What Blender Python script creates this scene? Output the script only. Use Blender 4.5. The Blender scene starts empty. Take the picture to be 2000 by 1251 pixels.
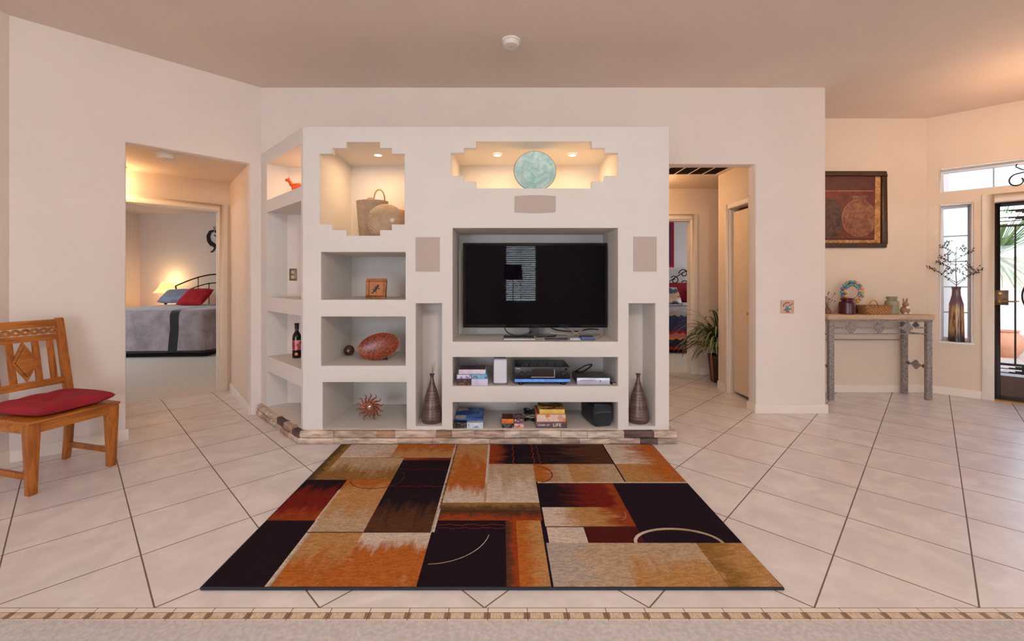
import bpy, bmesh, math, random
from mathutils import Vector, Matrix
R = math.radians
PI = math.pi
random.seed(7)
sc = bpy.context.scene
col = sc.collection

# ------------------------------------------------------------------ camera
EYE = 1.28; F = 842.0
cam_d = bpy.data.cameras.new('camera'); cam = bpy.data.objects.new('camera', cam_d); col.objects.link(cam)
cam.location = (0, 0, EYE); cam.rotation_euler = (R(90), 0, 0)
cam_d.sensor_fit = 'HORIZONTAL'; cam_d.sensor_width = 36; cam_d.lens = 36*F/2000
cam_d.shift_x = 0.010; cam_d.shift_y = -0.03875; cam_d.clip_start = .05; cam_d.clip_end = 200
sc.camera = cam
sc.view_settings.view_transform = 'Standard'; sc.view_settings.look = 'None'
sc.view_settings.exposure = 0.13; sc.view_settings.gamma = 1.0; sc.view_settings.use_curve_mapping = False
sc.cycles.use_denoising = True
sc.cycles.max_bounces = 10; sc.cycles.diffuse_bounces = 6; sc.cycles.glossy_bounces = 4
sc.cycles.transmission_bounces = 8; sc.cycles.sample_clamp_indirect = 6

# ------------------------------------------------------------------ sky and daylight
w = bpy.data.worlds.new('sky'); sc.world = w; w.use_nodes = True
nt = w.node_tree; bg = nt.nodes['Background']
sky = nt.nodes.new('ShaderNodeTexSky'); sky.sky_type = 'NISHITA'; sky.sun_disc = False
sky.sun_elevation = R(48); sky.sun_rotation = R(200); sky.air_density = 1.0; sky.dust_density = 1.0
nt.links.new(sky.outputs[0], bg.inputs[0]); bg.inputs[1].default_value = 0.36

def light(name, kind, loc, power, color, size=.3, size_y=None, target=None, spot=None):
    d = bpy.data.lights.new(name, kind); d.energy = power; d.color = color
    if kind == 'AREA':
        d.size = size
        if size_y: d.shape = 'RECTANGLE'; d.size_y = size_y
        else: d.shape = 'DISK'
    elif kind == 'SUN': d.angle = size
    else: d.shadow_soft_size = size
    if kind == 'SPOT': d.spot_size = spot or R(120); d.spot_blend = 1
    o = bpy.data.objects.new(name, d); col.objects.link(o); o.location = loc
    if target is not None:
        o.rotation_euler = (Vector(target)-Vector(loc)).to_track_quat('-Z', 'Y').to_euler()
    return o
WARM = (1.0, .62, .30); SOFT = (1.0, .80, .62); DAY = (.76, .86, 1.0)
light('sun', 'SUN', (6, -8, 12), 1.8, (1, .95, .86), R(.6), target=(6+3, -8+9, 12-11))
# daylight entering through the glass doors and window behind the camera, and the side windows
light('daylight_patio_door', 'AREA', (-2.3, -3.9, 1.2), 86, DAY, 2.1, 2.1, target=(-1.4, 4, .7))
light('daylight_rear_window', 'AREA', (4.6, -3.9, 1.4), 56, DAY, 3.0, 1.8, target=(3.2, 4, .8))
light('daylight_blind_window', 'AREA', (.51, -4.25, 1.48), 135, DAY, .9, 1.6, target=(.51, 4, 1.2))
light('daylight_entry', 'AREA', (6.05, 4.35, 1.3), 20, DAY, .9, 2.0, target=(3.5, 1.8, .3))
light('daylight_bedroom', 'AREA', (-7.8, 5.4, 1.5), 42, DAY, 1.9, 1.3, target=(-4, 7.2, .9))
light('daylight_guest_room', 'AREA', (5.9, 7.6, 1.5), 30, DAY, 1.8, 1.3, target=(3, 8.3, .9))

# ------------------------------------------------------------------ materials
def lin(c):
    c = c/255.0
    return c/12.92 if c <= .04045 else ((c+.055)/1.055)**2.4
def S(r, g, b): return (lin(r), lin(g), lin(b), 1)
def newmat(name):
    m = bpy.data.materials.new(name); m.use_nodes = True
    return m, m.node_tree, m.node_tree.nodes['Principled BSDF']
class N:                                                   # tiny node helper
    def __init__(s, t): s.t = t
    def put(s, sock, v):
        if isinstance(v, bpy.types.NodeSocket): s.t.links.new(v, sock)
        elif v is not None: sock.default_value = v
    def math(s, op, a, b=None, c=None, clamp=False):
        n = s.t.nodes.new('ShaderNodeMath'); n.operation = op; n.use_clamp = clamp
        s.put(n.inputs[0], a); s.put(n.inputs[1], b); s.put(n.inputs[2], c)
        return n.outputs[0]
    def mix(s, f, a, b):
        n = s.t.nodes.new('ShaderNodeMix'); n.data_type = 'RGBA'
        s.put(n.inputs[0], f); s.put(n.inputs[6], a); s.put(n.inputs[7], b)
        return n.outputs[2]
    def mul(s, f, a, b):
        n = s.t.nodes.new('ShaderNodeMix'); n.data_type = 'RGBA'; n.blend_type = 'MULTIPLY'
        s.put(n.inputs[0], f); s.put(n.inputs[6], a); s.put(n.inputs[7], b)
        return n.outputs[2]
    def coord(s): return s.t.nodes.new('ShaderNodeTexCoord').outputs['Object']
    def sep(s, v):
        n = s.t.nodes.new('ShaderNodeSeparateXYZ'); s.t.links.new(v, n.inputs[0]); return n.outputs
    def comb(s, x, y, z):
        n = s.t.nodes.new('ShaderNodeCombineXYZ')
        for i, v in enumerate((x, y, z)): s.put(n.inputs[i], v)
        return n.outputs[0]
    def noise(s, v, scale, detail=3, rough=.5, dist=0):
        n = s.t.nodes.new('ShaderNodeTexNoise'); s.t.links.new(v, n.inputs['Vector'])
        n.inputs['Scale'].default_value = scale; n.inputs['Detail'].default_value = detail
        n.inputs['Roughness'].default_value = rough; n.inputs['Distortion'].default_value = dist
        return n.outputs[0]
    def mapv(s, v, sc_=(1, 1, 1), rot=(0, 0, 0), loc=(0, 0, 0)):
        n = s.t.nodes.new('ShaderNodeMapping'); s.t.links.new(v, n.inputs[0])
        n.inputs[1].default_value = loc; n.inputs[2].default_value = rot; n.inputs[3].default_value = sc_
        return n.outputs[0]
    def rng(s, v, a, b, c=0, d=1):
        n = s.t.nodes.new('ShaderNodeMapRange'); n.interpolation_type = 'SMOOTHSTEP'
        s.put(n.inputs[0], v); n.inputs[1].default_value = a; n.inputs[2].default_value = b
        n.inputs[3].default_value = c; n.inputs[4].default_value = d
        return n.outputs[0]
    def bump(s, h, strength, dist, bsdf):
        n = s.t.nodes.new('ShaderNodeBump'); s.t.links.new(h, n.inputs['Height'])
        n.inputs['Strength'].default_value = strength; n.inputs['Distance'].default_value = dist
        s.t.links.new(n.outputs[0], bsdf.inputs['Normal'])
cache = {}
def mat(name, c, rough=.6, metal=0, var=.12, scale=14, bump=0, bscale=60, spec=None, emit=None, estr=0, stretch=(1, 1, 1), coat=0, alpha=None, trans=0):
    """procedural material: base colour mottled by noise, optional bump"""
    if name in cache: return cache[name]
    m, t, b = newmat(name); n = N(t); v = n.mapv(n.coord(), stretch)
    dark = tuple(x*(1-var) for x in c[:3])+(1,); lite = tuple(min(1, x*(1+var)) for x in c[:3])+(1,)
    t.links.new(n.mix(n.rng(n.noise(v, scale), .3, .7), dark, lite), b.inputs['Base Color'])
    b.inputs['Roughness'].default_value = rough; b.inputs['Metallic'].default_value = metal
    if spec is not None: b.inputs['Specular IOR Level'].default_value = spec
    if coat: b.inputs['Coat Weight'].default_value = coat
    if trans: b.inputs['Transmission Weight'].default_value = trans
    if bump: n.bump(n.noise(v, bscale, 4), bump, .004, b)
    if emit: b.inputs['Emission Color'].default_value = emit; b.inputs['Emission Strength'].default_value = estr
    cache[name] = m; return m

plaster = mat('wall_plaster', S(228, 217, 209), .75, var=.015, scale=3, bump=.25, bscale=45)
plaster_unit = mat('unit_plaster', S(219, 214, 209), .75, var=.015, scale=3, bump=.2, bscale=45)
ceil_m = mat('ceiling_paint', S(220, 204, 192), .8, var=.015, scale=2, bump=.3, bscale=38)
tan_m = mat('hall_plaster', S(226, 208, 188), .75, var=.015, scale=3, bump=.2, bscale=45)
trim_m = mat('trim_paint', S(232, 222, 210), .45, var=.02, scale=5)
white_p = mat('white_plastic', S(232, 228, 224), .4, var=.02)
black_p = mat('black_plastic', S(18, 18, 22), .35, var=.2)
black_m = mat('black_iron', S(28, 24, 24), .45, metal=.6, var=.2)
grille_m = mat('speaker_mesh', S(186, 172, 162), .8, var=.05, scale=300, bump=.4, bscale=600)
silver = mat('silver', S(190, 192, 200), .3, metal=.7, var=.05)
carpet = mat('carpet_pile', S(204, 199, 200), .95, var=.10, scale=60, bump=.8, bscale=350)
carpet_bed = mat('bedroom_carpet', S(222, 210, 192), .95, var=.08, scale=60, bump=.7, bscale=300)

def tile_floor():
    m, t, b = newmat('diagonal_tile'); n = N(t); x, y, z = n.sep(n.coord())
    p = .457; k = 1/(p*math.sqrt(2))
    # one tile corner lies on (-.068, 1.689)
    a = n.math('MULTIPLY_ADD', n.math('ADD', x, y), k, -(-.068+1.689)*k)
    c = n.math('MULTIPLY_ADD', n.math('SUBTRACT', x, y), k, -(-.068-1.689)*k)
    def edge(v):
        fr = n.math('FRACT', n.math('ADD', v, 100)); return n.math('MINIMUM', fr, n.math('SUBTRACT', 1, fr))
    e = n.math('MINIMUM', edge(a), edge(c))
    g = n.rng(e, .0045, .0085)                                           # 0 in the grout
    cell = n.comb(n.math('FLOOR', a), n.math('FLOOR', c), 0)
    wn = t.nodes.new('ShaderNodeTexWhiteNoise'); t.links.new(cell, wn.inputs[0])
    o = n.coord()
    base = n.mix(n.rng(n.noise(o, 5, 6, .6, .6), .35, .7), S(216, 210, 211), S(234, 229, 229))
    base = n.mix(n.math('MULTIPLY', wn.outputs[0], .25), base, S(216, 208, 206))
    base = n.mix(n.rng(n.noise(o, 90, 3), .62, .8, 0, .35), base, S(206, 194, 186))
    t.links.new(n.mix(g, S(112, 92, 80), base), b.inputs['Base Color'])
    t.links.new(n.rng(g, 0, 1, .8, .34), b.inputs['Roughness'])
    n.bump(n.math('ADD', g, n.math('MULTIPLY', n.noise(o, 22, 5, .6), .35)), .35, .004, b)
    return m
tile_m = tile_floor()

def border_mat():
    m, t, b = newmat('mosaic_border'); n = N(t); x, y, z = n.sep(n.coord())
    p = .1524
    fx = n.math('FRACT', n.math('MULTIPLY_ADD', x, 1/p, 100.35))
    fm = n.math('FRACT', n.math('MULTIPLY_ADD', x, 2/p, 200.2))
    sq = n.math('MULTIPLY', n.math('GREATER_THAN', fm, .30), n.math('LESS_THAN', fm, .64))
    iny = n.math('MULTIPLY', n.math('GREATER_THAN', y, 1.6335), n.math('LESS_THAN', y, 1.6640))
    o = n.coord()
    cream = n.mix(n.noise(o, 60, 2), S(222, 210, 198), S(236, 226, 216))
    fine = n.mix(n.rng(n.noise(n.mapv(o, (230, 40, 1)), 1, 2), .4, .6), S(196, 172, 148), S(222, 204, 184))
    mid = n.mix(sq, fine, S(136, 112, 92))
    base = n.mix(iny, cream, mid)
    ed = n.math('LESS_THAN', n.math('MINIMUM', fx, n.math('SUBTRACT', 1, fx)), .010)
    ey = n.math('MAXIMUM', n.math('LESS_THAN', n.math('ABSOLUTE', n.math('SUBTRACT', y, 1.6335)), .0010),
                n.math('LESS_THAN', n.math('ABSOLUTE', n.math('SUBTRACT', y, 1.6640)), .0010))
    ey2 = n.math('MAXIMUM', ey, n.math('GREATER_THAN', y, 1.6865))
    g = n.math('MAXIMUM', ed, ey2)
    t.links.new(n.mix(g, base, S(96, 76, 62)), b.inputs['Base Color']); b.inputs['Roughness'].default_value = .5
    return m

def wood(name, c1, c2, rough=.4, scale=(3, 30, 3), rot=(0, 0, 0)):
    if name in cache: return cache[name]
    m, t, b = newmat(name); n = N(t); v = n.mapv(n.coord(), scale, rot)
    g = n.noise(v, 2.2, 6, .6, 1.2)
    t.links.new(n.mix(n.rng(g, .32, .68), c1, c2), b.inputs['Base Color'])
    b.inputs['Roughness'].default_value = rough
    n.bump(g, .15, .002, b); cache[name] = m; return m

def weave(name, c1, c2, s=90, vert=1.0):
    if name in cache: return cache[name]
    m, t, b = newmat(name); n = N(t); x, y, z = n.sep(n.coord())
    ang = n.math('ADD', x, y)
    a = n.math('SINE', n.math('MULTIPLY', ang, s*PI)); c = n.math('SINE', n.math('MULTIPLY', z, s*PI*vert))
    h = n.math('MULTIPLY_ADD', n.math('MULTIPLY', a, c), .5, .5)
    h2 = n.math('MULTIPLY', h, n.rng(n.noise(n.coord(), 25, 3), .2, .8, .6, 1.1))
    t.links.new(n.mix(h2, c1, c2), b.inputs['Base Color']); b.inputs['Roughness'].default_value = .85
    n.bump(h, .6, .004, b); cache[name] = m; return m

def glassy(name, c=(1, 1, 1, 1), rough=0.0, ior=1.45):
    m, t, b = newmat(name); n = N(t)
    b.inputs['Base Color'].default_value = c; b.inputs['Transmission Weight'].default_value = 1
    b.inputs['Roughness'].default_value = rough; b.inputs['IOR'].default_value = ior
    return m

# ------------------------------------------------------------------ mesh builder
class MB:
    def __init__(s): s.v = []; s.f = []; s.m = []; s.M = Matrix.Identity(4)
    def add(s, vs, fs, mi=0):
        o = len(s.v); s.v += [tuple(s.M @ Vector(p)) for p in vs]
        s.f += [[i+o for i in f] for f in fs]; s.m += [mi]*len(fs); return s
    def box(s, x0, x1, y0, y1, z0, z1, mi=0):
        vs = [(x, y, z) for z in (z0, z1) for y in (y0, y1) for x in (x0, x1)]
        return s.add(vs, [(0, 2, 3, 1), (4, 5, 7, 6), (0, 1, 5, 4), (2, 6, 7, 3), (0, 4, 6, 2), (1, 3, 7, 5)], mi)
    def cbox(s, c, d, mi=0, rot=None):
        k = s.M
        s.M = k @ Matrix.Translation(c) @ (rot.to_4x4() if rot else Matrix.Identity(4))
        s.box(-d[0]/2, d[0]/2, -d[1]/2, d[1]/2, -d[2]/2, d[2]/2, mi); s.M = k; return s
    def bar(s, p, q, wd, dp, mi=0, up=(0, 0, 1)):
        p = Vector(p); q = Vector(q); z = (q-p).normalized(); u = Vector(up)
        if abs(z.dot(u)) > .95: u = Vector((0, 1, 0))
        x = u.cross(z).normalized(); y = z.cross(x); L = (q-p).length
        k = s.M; s.M = k @ Matrix.Translation((p+q)/2) @ Matrix((x, y, z)).transposed().to_4x4()
        s.box(-wd/2, wd/2, -dp/2, dp/2, -L/2, L/2, mi); s.M = k; return s
    def prism(s, poly, z0, z1, mi=0):
        a = sum(poly[i][0]*poly[(i+1) % len(poly)][1]-poly[(i+1) % len(poly)][0]*poly[i][1] for i in range(len(poly)))
        if a < 0: poly = poly[::-1]
        n = len(poly); vs = [(x, y, z0) for x, y in poly]+[(x, y, z1) for x, y in poly]
        fs = [list(range(n))[::-1], list(range(n, 2*n))]+[(i, (i+1) % n, n+(i+1) % n, n+i) for i in range(n)]
        return s.add(vs, fs, mi)
    def plate(s, poly, y0, y1, mi=0):
        """polygon in x,z extruded along y"""
        k = s.M; s.M = k @ Matrix.Rotation(R(90), 4, 'X'); s.prism([(x, z) for x, z in poly], -y1, -y0, mi); s.M = k; return s
    def loft(s, rings, mi=0, cap=True, close=True, matf=None):
        n = len(rings[0]); vs = [p for r in rings for p in r]; fs = []; ms = []
        for i in range(len(rings)-1):
            for j in range(n if close else n-1):
                k = (j+1) % n; fs.append((i*n+j, i*n+k, (i+1)*n+k, (i+1)*n+j)); ms.append(matf(i, j) if matf else mi)
        if cap:
            fs.append(list(range(n))[::-1]); ms.append(ms[0]); fs.append([(len(rings)-1)*n+j for j in range(n)]); ms.append(ms[-2])
        o = len(s.v); s.v += [tuple(s.M @ Vector(p)) for p in vs]; s.f += [[i+o for i in f] for f in fs]; s.m += ms; return s
    def lathe(s, prof, c=(0, 0, 0), seg=28, mi=0, sx=1, sy=1, cap=True, matf=None):
        rings = [[(c[0]+r*sx*math.cos(2*PI*j/seg), c[1]+r*sy*math.sin(2*PI*j/seg), c[2]+z) for j in range(seg)] for r, z in prof]
        return s.loft(rings, mi, cap, matf=matf)
    def tube(s, pts, r, seg=8, mi=0, closed=False):
        pts = [Vector(p) for p in pts]; n = len(pts)
        rr = r if isinstance(r, (list, tuple)) else [r]*n
        rings = []; prev = None
        for i, p in enumerate(pts):
            a = pts[(i-1) % n] if (closed or i > 0) else p; b = pts[(i+1) % n] if (closed or i < n-1) else p
            t = (b-a).normalized() if (b-a).length > 1e-9 else Vector((0, 0, 1))
            if prev is None:
                u = Vector((0, 0, 1)) if abs(t.z) < .9 else Vector((1, 0, 0)); x = u.cross(t).normalized()
            else:
                x = prev-t*prev.dot(t); x = x.normalized() if x.length > 1e-6 else t.orthogonal().normalized()
            prev = x; y = t.cross(x)
            rings.append([tuple(p+(x*math.cos(2*PI*j/seg)+y*math.sin(2*PI*j/seg))*rr[i]) for j in range(seg)])
        if closed: rings.append(rings[0])
        return s.loft(rings, mi, cap=not closed)
    def ball(s, c, r, seg=20, rg=12, mi=0, sc_=(1, 1, 1)):
        rings = []
        for i in range(rg+1):
            a = -PI/2+PI*i/rg; q = max(.02, math.cos(a))
            rings.append([(c[0]+r*sc_[0]*q*math.cos(2*PI*j/seg), c[1]+r*sc_[1]*q*math.sin(2*PI*j/seg), c[2]+r*sc_[2]*math.sin(a)) for j in range(seg)])
        return s.loft(rings, mi)
    def pillow(s, wd, dp, h, mi=0, n=16, tufts=(), p=2.4, sag=0):
        top = []; bot = []
        for i in range(n+1):
            for j in range(n+1):
                u = -1+2*i/n; v = -1+2*j/n
                k = (max(0, 1-abs(u)**p)*max(0, 1-abs(v)**p))**.5
                pin = 1-.06*(1-abs(u*v)) if (i in (0, n) or j in (0, n)) else 1
                x = wd/2*u*(1-.05*(1-v*v)*u*u*0); y = dp/2*v
                d = 0
                for tx, ty in tufts:
                    d = max(d, math.exp(-((u-tx)**2+(v-ty)**2)/.03))
                top.append((x*pin, y*pin, h*.5+h*.5*k*(1-.55*d)+.004*math.sin(9*u+3*v)*k)); bot.append((x*pin, y*pin, h*.5-h*.5*k))
        m_ = n+1; fs = []; o2 = m_*m_
        for i in range(n):
            for j in range(n):
                a = i*m_+j; fs.append((a, a+m_, a+m_+1, a+1)); fs.append((o2+a, o2+a+1, o2+a+m_+1, o2+a+m_))
        s.add(top+bot, fs, mi); return s
    def build(s, name, mats, parent=None, loc=(0, 0, 0), rot=(0, 0, 0), smooth=True, bevel=0, bfilt=None, seg=2, ang=35):
        me = bpy.data.meshes.new(name); me.from_pydata(s.v, [], s.f)
        if not isinstance(mats, (list, tuple)): mats = [mats]
        for m in mats: me.materials.append(m)
        me.polygons.foreach_set('material_index', s.m)
        bm = bmesh.new(); bm.from_mesh(me)
        bmesh.ops.remove_doubles(bm, verts=bm.verts, dist=1e-5)
        bmesh.ops.recalc_face_normals(bm, faces=bm.faces)
        if bevel:
            es = [e for e in bm.edges if len(e.link_faces) == 2 and e.calc_face_angle(0) > R(40) and (bfilt is None or bfilt((e.verts[0].co+e.verts[1].co)/2))]
            bmesh.ops.bevel(bm, geom=es, offset=bevel, segments=seg, affect='EDGES', profile=.5, clamp_overlap=True)
        bm.to_mesh(me); bm.free()
        if smooth:
            me.polygons.foreach_set('use_smooth', [True]*len(me.polygons)); me.set_sharp_from_angle(angle=R(ang))
        o = bpy.data.objects.new(name, me); col.objects.link(o); o.location = loc; o.rotation_euler = rot
        if parent: o.parent = parent
        return o

def voxel(xs, ys, zs, solid):
    """one watertight mesh from a grid of solid cells"""
    xs = sorted(set(round(a, 5) for a in xs)); ys = sorted(set(round(a, 5) for a in ys)); zs = sorted(set(round(a, 5) for a in zs))
    g = {}
    for i in range(len(xs)-1):
        for j in range(len(ys)-1):
            for k in range(len(zs)-1):
                g[i, j, k] = solid((xs[i]+xs[i+1])/2, (ys[j]+ys[j+1])/2, (zs[k]+zs[k+1])/2)
    mb = MB(); idx = {}
    def V(i, j, k):
        if (i, j, k) not in idx: idx[i, j, k] = len(mb.v); mb.v.append((xs[i], ys[j], zs[k]))
        return idx[i, j, k]
    D = [((-1, 0, 0), [(0, 0, 0), (0, 0, 1), (0, 1, 1), (0, 1, 0)]), ((1, 0, 0), [(1, 0, 0), (1, 1, 0), (1, 1, 1), (1, 0, 1)]),
         ((0, -1, 0), [(0, 0, 0), (1, 0, 0), (1, 0, 1), (0, 0, 1)]), ((0, 1, 0), [(0, 1, 0), (0, 1, 1), (1, 1, 1), (1, 1, 0)]),
         ((0, 0, -1), [(0, 0, 0), (0, 1, 0), (1, 1, 0), (1, 0, 0)]), ((0, 0, 1), [(0, 0, 1), (1, 0, 1), (1, 1, 1), (0, 1, 1)])]
    for (i, j, k), s_ in g.items():
        if not s_: continue
        for d, q in D:
            if not g.get((i+d[0], j+d[1], k+d[2]), False):
                mb.f.append([V(i+a, j+b, k+c) for a, b, c in q]); mb.m.append(0)
    return mb
def tag(o, label=None, cat=None, group=None, kind=None):
    if label: o['label'] = label
    if cat: o['category'] = cat
    if group: o['group'] = group
    if kind: o['kind'] = kind
    return o
def thing(name, label, cat, loc=(0, 0, 0), rz=0, group=None):
    o = bpy.data.objects.new(name, None); col.objects.link(o); o.empty_display_size = .05
    o.location = loc; o.rotation_euler = (0, 0, rz)
    return tag(o, label, cat, group)
def struct(mb, name, m, **k):
    o = mb.build(name, m, **k); o['kind'] = 'structure'; return o
def text_mesh(name, body, size, m, parent, loc, rot, ext=.0006, sx=1):
    cu = bpy.data.curves.new(name, 'FONT'); cu.body = body; cu.size = size; cu.extrude = ext; cu.align_x = 'CENTER'; cu.align_y = 'CENTER'
    cu.offset = size*.02; cu.resolution_u = 3
    t = bpy.data.objects.new(name, cu); me = bpy.data.meshes.new_from_object(t)
    bpy.data.objects.remove(t); me.materials.clear(); me.materials.append(m)
    o = bpy.data.objects.new(name, me); col.objects.link(o); o.parent = parent; o.location = loc; o.rotation_euler = rot; o.scale = (sx, 1, 1)
    return o
Q2 = math.sqrt(2)
def lerp(a, b, t): return a+(b-a)*t

# ================================================================== SETTING
CZ = 3.15
fl = MB(); fl.add([(-6, 1.689, 0), (7.3, 1.689, 0), (7.3, 2.62, 0), (4.92, 5.0, 0), (4.92, 6.1, 0), (-6, 6.1, 0)], [(0, 1, 2, 3, 4, 5)])
struct(fl, 'floor', tile_m, smooth=False)
fb = MB(); fb.box(-3.47, 7.2, 1.621, 1.689, -.02, .0005); struct(fb, 'trim_1', border_mat(), smooth=False)
fc = MB(); fc.box(-3.6, 7.2, -4.1, 1.621, -.02, .004); struct(fc, 'floor_carpet', carpet, smooth=False)

# ceiling of the big room, with the entry corner cut at 45 degrees
cp = MB(); cp.prism([(-3.6, -4.1), (7.2, -4.1), (7.2, 2.75), (4.95, 5.1), (-2.4, 5.1), (-2.4, 4.25), (-3.6, 3.05)], CZ, CZ+.1)
struct(cp, 'ceiling', ceil_m, smooth=False)

def wall_line(name, p, q, th, h, holes=(), m=plaster, z0=0, bev=.012):
    """wall whose face runs p->q; thickness on the left of p->q; holes = (t0,t1,z0,z1)"""
    p = Vector(p); q = Vector(q); L = (q-p).length; a = math.atan2(q.y-p.y, q.x-p.x)
    ts = [0, L]; zs = [z0, h]
    for t0, t1, a0, a1 in holes: ts += [t0, t1]; zs += [a0, a1]
    ts = [min(max(t, 0), L) for t in ts]
    mb = voxel(ts, [0, th], zs, lambda x, y, z: not any(t0 < x < t1 and a0 < z < a1 for t0, t1, a0, a1 in holes))
    hs = list(holes)
    filt = lambda c: any(abs(c.x-t) < .001 and a0-.01 < c.z < a1+.01 for t0, t1, a0, a1 in hs for t in (t0, t1)) or any(abs(c.z-a1) < .001 and t0-.01 < c.x < t1+.01 for t0, t1, a0, a1 in hs)
    return struct(mb, name, m, loc=(p.x, p.y, 0), rot=(0, 0, a), bevel=bev if holes else 0, bfilt=filt)
struct(voxel([-2.40, 1.45, 2.46, 3.14], [4.177, 4.307], [0, 2.41, CZ], lambda x, y, z: not (1.45 < x < 2.46 and z < 2.41)), 'wall_back', plaster,
       bevel=.014, bfilt=lambda c: (abs(c.x-2.46) < .001) or (abs(c.x-3.14) < .001 and c.y < 4.2) or (abs(c.z-2.41) < .001 and c.y < 4.2 and 1.5 < c.x < 2.4))
wall_line('wall_left', (-3.47, 3.037), (-2.33, 4.177), .13, CZ, [(.622, 1.522, 0, 2.40)])
wall_line('wall_left_side', (-3.47, -4.1), (-3.47, 3.09), .13, CZ)
# left hall: right wall, bedroom door wall, end wall, ceiling
mb = MB(); mb.prism([(-2.40, 4.125), (-3.21, 5.09), (-3.12, 5.18), (-2.30, 4.25)], 0, 2.44); struct(mb, 'wall_hall_right', tan_m)
wall_line('wall_bedroom_entry', (-5.3, 3.0), (-3.21, 5.09), .12, 2.75, [(1.99, 2.85, 0, 2.09)], m=tan_m, bev=.004)
mb = MB(); mb.prism([(-3.19, 3.35), (-4.08, 4.24), (-4.18, 4.14), (-3.29, 3.25)], 0, 2.44); struct(mb, 'wall_hall_left', tan_m)
mb = MB(); mb.prism([(-3.20, 3.36), (-4.12, 4.22), (-3.2, 5.1), (-2.36, 4.22)], 2.42, 2.50); struct(mb, 'ceiling_hall', tan_m)
# master bedroom shell
mb = MB(); mb.prism([(-8, 2.4), (-5.95, 2.4), (-3.30, 5.02), (-2.9, 5.40), (-2.9, 9.5), (-8, 9.5)], -.02, .006)
struct(mb, 'floor_bedroom', carpet_bed)
mb = MB(); mb.box(-8, -2.9, 9.45, 9.55, 0, 2.75); struct(mb, 'wall_bedroom_back', plaster)
struct(voxel([-8.03, -7.93], [2.4, 4.5, 6.4, 9.45], [0, .8, 2.1, 2.75], lambda x, y, z: not (4.5 < y < 6.4 and .8 < z < 2.1)), 'wall_bedroom_left', plaster)
mb = MB(); mb.box(-3.0, -2.9, 5.4, 9.45, 0, 2.75); struct(mb, 'wall_bedroom_right', plaster)
mb = MB(); mb.box(-8, -5.6, 2.3, 2.4, 0, 2.75); struct(mb, 'wall_bedroom_front', plaster)
mb = MB(); mb.prism([(-8.03, 2.3), (-5.9, 2.3), (-5.3, 3.05), (-3.2, 5.15), (-2.9, 5.4), (-2.9, 9.55), (-8.03, 9.55)], 2.75, 2.85); struct(mb, 'ceiling_bedroom', plaster)
# right hall
struct(voxel([2.60, 2.72], [4.307, 4.34, 4.94, 5.175], [0, 2.10, 2.60], lambda x, y, z: not (4.34 < y < 4.94 and z < 2.10)), 'wall_closet', tan_m)
mb = MB(); mb.box(2.72, 4.1, 5.10, 5.175, 0, 2.6); struct(mb, 'wall_hall_turn', tan_m)
struct(voxel([1.3, 1.80, 2.60, 4.1], [5.90, 6.02], [0, 2.117, 2.75], lambda x, y, z: not (1.80 < x < 2.60 and z < 2.117)), 'wall_hall_end', tan_m)
mb = MB(); mb.box(1.33, 1.45, 4.307, 5.90, 0, 2.6); struct(mb, 'wall_hall_west', tan_m)
mb = MB(); mb.box(4.0, 4.1, 5.175, 5.90, 0, 2.6); struct(mb, 'wall_hall_east', tan_m)
mb = MB(); mb.prism([(1.33, 4.307), (3.02, 4.307), (3.02, 5.11), (4.1, 5.11), (4.1, 5.90), (1.33, 5.90)], 2.54, 2.62); struct(mb, 'ceiling_hall_right', tan_m)
# guest bedroom
mb = MB(); mb.box(1.0, 6.1, 6.0, 9.8, -.02, .006); struct(mb, 'floor_guest_room', carpet_bed)
mb = MB(); mb.box(1.0, 6.1, 9.75, 9.85, 0, 2.75); struct(mb, 'wall_guest_back', plaster)
mb = MB(); mb.box(.9, 1.0, 6.0, 9.8, 0, 2.75); mb.box(1.0, 1.3, 5.93, 6.02, 0, 2.75); struct(mb, 'wall_guest_left', plaster)
struct(voxel([6.02, 6.12], [5.9, 6.7, 8.5, 9.85], [0, .8, 2.1, 2.75], lambda x, y, z: not (6.7 < y < 8.5 and .8 < z < 2.1)), 'wall_guest_right', plaster)
mb = MB(); mb.box(4.1, 6.1, 5.93, 6.02, 0, 2.75); struct(mb, 'wall_guest_front', plaster)
mb = MB(); mb.box(.9, 6.12, 5.93, 9.85, 2.75, 2.85); struct(mb, 'ceiling_guest_room', plaster)
# entry
mb = MB(); mb.box(3.02, 3.14, 4.307, 4.97, 0, CZ); struct(mb, 'wall_entry_return', plaster)
mb = MB(); mb.box(3.02, 4.98, 4.97, 5.09, 0, CZ); struct(mb, 'wall_entry_back', tan_m)
EP = Vector((4.90, 4.97, 0)); EA = R(-45)
entry_holes = [(.103, .358, .60, 2.14), (.103, 1.75, 2.275, 2.548), (.514, 1.43, 0, 2.117)]
wall_line('wall_entry_door', (4.90, 4.97), (7.12, 2.75), .20, CZ, entry_holes, m=tan_m)
mb = MB(); mb.box(7.1, 7.2, -4.1, 2.76, 0, CZ); struct(mb, 'wall_right', plaster)
# rear wall: patio door and windows behind the camera
rear = [(-3.35, -1.25, 0, 2.25), (.09, .93, .72, 2.24), (3.1, 6.1, .5, 2.3)]
xs = [-3.6, 7.2]; zs = [0, CZ]
for a, b, c, d in rear: xs += [a, b]; zs += [c, d]
struct(voxel(xs, [-4.1, -3.98], zs, lambda x, y, z: not any(a < x < b and c < z < d for a, b, c, d in rear)), 'wall_rear', plaster)

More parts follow.
